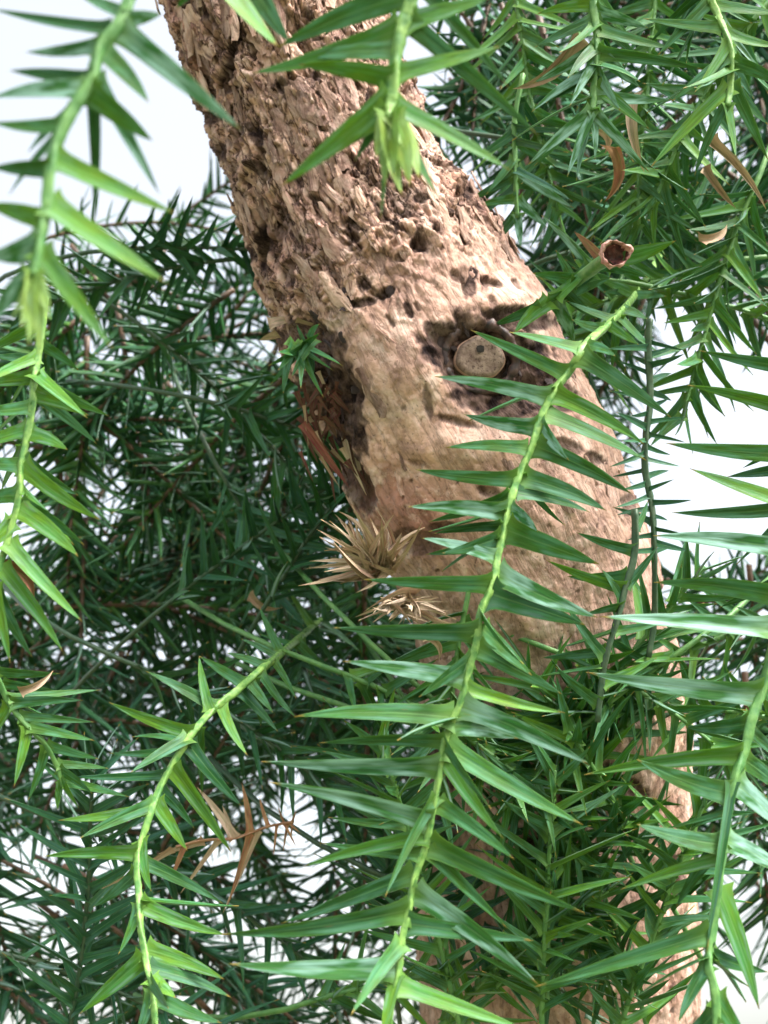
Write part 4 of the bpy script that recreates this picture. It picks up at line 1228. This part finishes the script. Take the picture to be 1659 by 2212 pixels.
def in_front_of_bark(pts):
    a_ = np.array([list(p) for p in pts])
    x, y, d = proj(a_)
    ax_x, ax_y, ax_d = proj(cen)
    for xx, yy, dd in zip(x, y, d):
        k = int(np.argmin((ax_y - yy) ** 2 + (ax_x - xx) ** 2))
        if math.hypot(ax_x[k] - xx, ax_y[k] - yy) < 300 and dd < ax_d[k] + 0.08:
            return True
    return False


def ruled_shoot(label, group, x, y, d, ang, length, nleaf, lmin, lmax, w, kind, stem, seed, tilt=0.0, sag=0.5, name='leafy_shoot'):
    rr = random.Random(seed)
    dv = (RT * math.cos(R(ang)) - UP * math.sin(R(ang)) + FWD * tilt).normalized()
    pts, leaves = grow(P(x, y, d), dv, length, nleaf, lmin, lmax, w, sag, rr)
    pts = [pts[0] + FWD * .075 - dv * .075, pts[0] + FWD * .030 - dv * .045, pts[0] + FWD * .009 - dv * .021] + pts
    root = empty(name, pts[0])
    tag(root, label, 'conifer shoot', group)
    vs, fs = tube(pts, [0.0011 * (1 - .4 * k / len(pts)) for k in range(len(pts))], 6, .15)
    link('stem', mesh('stem', [v - root.location for v in vs], fs, STEM[stem]), root, M=Matrix.Translation(root.location))
    for (B, T, sd, ww) in leaves:
        a_ = [B.lerp(T, .5), T]
        kd = kind if rr.random() > .25 else {'mid': 'fresh', 'old': 'teal', 'teal': 'old', 'fresh': 'mid', 'waxy': 'mid'}[kind]
        add_leaf(root, B, T, sd, ww, R(rr.uniform(-60, 60)), kd, rr.randrange(12), face=.1)
    return root


# label, x, y, distance, heading (0 right, 90 down), length, leaves, kind
G_T = 'shoots growing across the lower trunk'
MID = [
    ('leafy shoot over the trunk just right of the two dry tufts', 1010, 1290, .405, 100, .08, 34, 'mid', 'mid', 0.0),
    ('shoot with steep crossing leaves behind the two longest left leaves', 880, 1560, .415, 10, .09, 36, 'mid', 'mid', 0.0),
    ('dark shoot filling the hollow left of the lower trunk', 800, 1880, .43, 20, .10, 40, 'old', 'old', 0.0),
    ('green shoot low on the trunk with leaves fanned upward', 1080, 2120, .41, -60, .08, 34, 'mid', 'mid', 0.0),
    ('shaded shoot on the trunk between the paired long right leaves', 1060, 1760, .42, 50, .08, 36, 'mid', 'mid', 0.0),
    ('fresh green shoot low at the trunk beside the last pale leaf', 930, 2240, .41, -50, .09, 36, 'fresh', 'mid', 0.0),
    ('shoot slanting across the trunk behind the mid part of the long hanging shoot', 900, 1480, .41, 40, .09, 34, 'mid', 'mid', 0.0),
    ('shoot climbing out of the bottom right behind the last long leaf', 1400, 2230, .41, -105, .09, 34, 'mid', 'mid', 0.0),
    ('shoot half hidden behind the long pale leaf across the lower trunk', 1130, 1960, .42, -70, .09, 34, 'mid', 'mid', 0.0),
    ('dark spiky shoot at the left rim of the lower trunk', 850, 2080, .44, -95, .10, 36, 'old', 'old', 0.0),
    ('thin shoot lying over the pale lower bark under the upright narrow one', 1180, 1400, .405, 20, .08, 30, 'mid', 'mid', 0.0),
    ('green shoot lying over the trunk just below the pale bark', 1480, 1400, .40, 150, .09, 34, 'mid', 'mid', 0.0),
    ('shoot with crossing thin leaves over the trunk right of the dry tufts', 1250, 1600, .405, -60, .08, 30, 'mid', 'mid', 0.05),
    ('bright thin-leaved shoot over the dark hollow of the lower trunk', 1330, 1780, .41, -115, .07, 30, 'fresh', 'mid', 0.0),
    ('shoot pointing up in front of the trunk at the bottom centre', 1170, 2230, .395, -92, .10, 36, 'mid', 'mid', 0.0),
    ('shoot rising at the bottom between the two long hanging shoots', 1330, 2260, .40, -75, .10, 36, 'mid', 'mid', 0.0),
    ('shaded shoot behind the long hanging shoot at the bottom centre', 1000, 2250, .40, -100, .12, 40, 'mid', 'mid', 0.0),
    ('green shoot climbing the trunk beside the right hanging shoot', 1470, 1990, .405, -120, .09, 32, 'mid', 'mid', 0.0),
    ('dark shoot across the trunk left of the long hanging shoot', 760, 1700, .45, 20, .10, 36, 'old', 'old', 0.0),
    ('shoot fanning out low behind the pale lowest leaf', 620, 2180, .42, -20, .12, 40, 'mid', 'mid', 0.0),
    ('green shoot under the dry tufts with leaves aimed at the camera', 700, 1440, .42, 15, .09, 30, 'mid', 'mid', -0.3),
    ('dark shoot crossing the bottom left corner', -40, 2050, .43, 10, .13, 40, 'teal', 'old', 0.0),
    ('dim shoot rising through the bottom left corner', 140, 2280, .42, -80, .12, 40, 'teal', 'old', 0.0),
    ('grey-green shoot behind the lower left bright shoot', 90, 1760, .45, 15, .14, 44, 'teal', 'old', 0.0),
    ('dark shoot whose spiky top stands against the white sky left of the trunk', 190, 545, .50, -5, .14, 50, 'teal', 'old', 0.0),
    ('second spiky shoot on the skyline, closer to the trunk', 500, 560, .50, 178, .10, 44, 'old', 'old', 0.1),
    ('shaded shoot left of the torn bark', 420, 860, .49, 12, .13, 46, 'old', 'old', 0.0),
    ('olive shoot slanting down towards the torn bark', 300, 700, .50, 35, .15, 50, 'old', 'old', 0.0),
    ('dusky shoot in the middle of the left thicket', 470, 1010, .50, 60, .13, 46, 'teal', 'old', 0.0),
    ('dark shoot rising in the left thicket towards the dry tufts', 330, 1330, .48, -40, .14, 46, 'teal', 'old', 0.0),
    ('shaded shoot just left of the straw-coloured tuft', 560, 1330, .46, -60, .10, 38, 'old', 'old', 0.0),
    ('green shoot in the shade under the left thicket', 250, 1420, .45, 20, .12, 40, 'old', 'old', 0.0),
    ('shaded shoot right of the flaky trunk below the small blue-green one', 1180, 560, .46, -20, .10, 40, 'old', 'old', 0.1),
    ('shoot stretching right from behind the sawn twig', 1360, 610, .44, 10, .11, 42, 'mid', 'mid', 0.0),
    ('green shoot hanging down the right edge under the corner shoot', 1640, 380, .42, 115, .10, 40, 'mid', 'mid', 0.0),
    ('dense shoot behind the sawn twig near the right edge', 1600, 560, .45, 170, .12, 44, 'mid', 'mid', 0.0),
    ('dark shoot above the sawn twig', 1190, 330, .47, 25, .12, 44, 'old', 'old', 0.0),
    ('shoot hanging at the top between the soft bud and the dusty shoot', 1110, -40, .45, 80, .10, 40, 'mid', 'mid', 0.0),
    ('shoot hanging at the top edge right of the dusty shoot', 1420, -40, .43, 95, .10, 40, 'mid', 'mid', 0.0),
    ('shoot dropping from the top right corner', 1680, -20, .42, 130, .10, 40, 'mid', 'mid', 0.0),
    ('dense shoot between the knot and the silhouetted shoot', 1310, 680, .45, 115, .06, 30, 'mid', 'mid', 0.0),
    ('low green shoot beyond the right hanging shoot', 1700, 1330, .42, 165, .12, 42, 'mid', 'mid', 0.0),
    ('green shoot at the right edge behind the wide pale leaves', 1700, 1560, .42, 195, .10, 40, 'mid', 'mid', 0.0),
]
for i, (lab, x, y, d, ang, ln, nl, kd, stm, tl) in enumerate(MID):
    ruled_shoot(lab, None, x, y, d, ang, ln, nl, .022, .033, .0031, kd, stm, 100 + i, tilt=tl)

# ------------------------------------------------------------------ the thicket behind: one uncountable mass of needles
allv, allf, alluv, allmat, allr = [], [], [], [], []
tv, tuv, ttop, tbot = needle_arrays(0.02, 0.0, 0.02)
LP = []
for va in VARS[:12]:
    LP.append(np.array(needle_arrays(va[0], va[1] * .6, va[2])[0]))
TUV = np.array(tuv)
TF = np.array(ttop + tbot)
TM = np.array([0] * len(ttop) + [1] * len(tbot))
rr = random.Random(99)
stemv, stemf = [], []
voff = 0
soff = 0
nshoot = 0
REG = [  # x range, y range, distance range, how many
    ((-120, 800), (500, 1250), (.54, .85), 76),
    ((-120, 800), (1200, 2300), (.52, .85), 86),
    ((900, 1760), (-80, 640), (.50, .85), 96),
    ((560, 800), (1100, 1520), (.56, .80), 16),
    ((1250, 1760), (600, 760), (.50, .70), 6),
    ((1400, 1760), (1180, 1500), (.50, .75), 14),
    ((700, 1760), (1350, 2300), (.60, .85), 56),
]
for (xr, yr, dr, cnt) in REG:
    made = 0
    tries = 0
    while made < cnt and tries < cnt * 14:
        tries += 1
        x, y, d = rr.uniform(*xr), rr.uniform(*yr), rr.uniform(*dr)
        ang = rr.gauss(75, 70)
        dv = (RT * math.cos(R(ang)) - UP * math.sin(R(ang)) + FWD * rr.uniform(-.35, .35)).normalized()
        pts, leaves = grow(P(x, y, d), dv, rr.uniform(.10, .18), rr.randrange(44, 64), .022, .038, .0030, .5, rr)
        if not clear(pts, 18) or in_front_of_bark(pts) or (rr.random() < .8 and not clear(pts, 0, THIN)):
            continue
        made += 1
        mt = rr.choice((0, 0, 2, 2, 4))
        for (B, T, sd, w) in leaves:
            if not clear([B.lerp(T, .6), T], -18):
                if rr.random() < .9:
                    continue
            M = np.array(leaf_matrix(B, T, sd, w, R(rr.uniform(-70, 70)), .1))
            v = LP[rr.randrange(12)] @ M[:3, :3].T + M[:3, 3]
            allv.append(v)
            allf.append(TF + voff)
            alluv.append(TUV)
            allmat.append(TM + mt)
            allr.append(np.full(len(v), rr.random()))
            voff += len(v)
        vs, fs = tube(pts, [0.0015 * (1 - .5 * k / len(pts)) for k in range(len(pts))], 5, .1)
        stemv += vs
        stemf += [tuple(q + soff for q in f) for f in fs]
        soff += len(vs)
        nshoot += 1
V = np.concatenate(allv)
F = np.concatenate(allf)
U = np.concatenate(alluv)
SV = np.array([list(v) for v in stemv])
nf = len(F)
me = bpy.data.meshes.new('background_foliage')
VV = np.concatenate([V, SV])
me.vertices.add(len(VV))
me.vertices.foreach_set('co', VV.astype(np.float32).ravel())
sl = [len(f) for f in stemf]
lv = np.concatenate([F.ravel(), np.array([q for f in stemf for q in f]) + len(V)]).astype(np.int32)
tot = np.concatenate([np.full(nf, 4), np.array(sl)]).astype(np.int32)
me.loops.add(len(lv))
me.loops.foreach_set('vertex_index', lv)
me.polygons.add(len(tot))
me.polygons.foreach_set('loop_start', np.concatenate([[0], np.cumsum(tot)[:-1]]).astype(np.int32))
me.polygons.foreach_set('loop_total', tot)
me.update(calc_edges=True)
me.polygons.foreach_set('material_index', np.concatenate([np.concatenate(allmat), np.full(len(sl), 6)]).astype(np.int32))
me.polygons.foreach_set('use_smooth', np.ones(len(tot), dtype=bool))
ul_ = me.uv_layers.new(name='UVMap')
UU = np.concatenate([U, np.zeros((len(SV), 2))])
ul_.data.foreach_set('uv', UU[lv].astype(np.float32).ravel())
at = me.attributes.new('leaf_random', 'FLOAT', 'POINT')
at.data.foreach_set('value', np.concatenate([np.concatenate(allr), np.zeros(len(SV))]).astype(np.float32))
for m_ in (*LEAF['old'], *LEAF['teal'], *LEAF['mid'], stem_mat('twig_brown', (0.05, 0.032, 0.020, 1), (0.15, 0.085, 0.050, 1))):
    me.materials.append(m_)
tag(link('background_foliage', me), 'dim tangle of dark needle leaves filling the gaps behind the trunk', 'foliage', kind='stuff')
print('thicket shoots', nshoot, 'leaves', len(allv), 'objects', len(scene.objects))
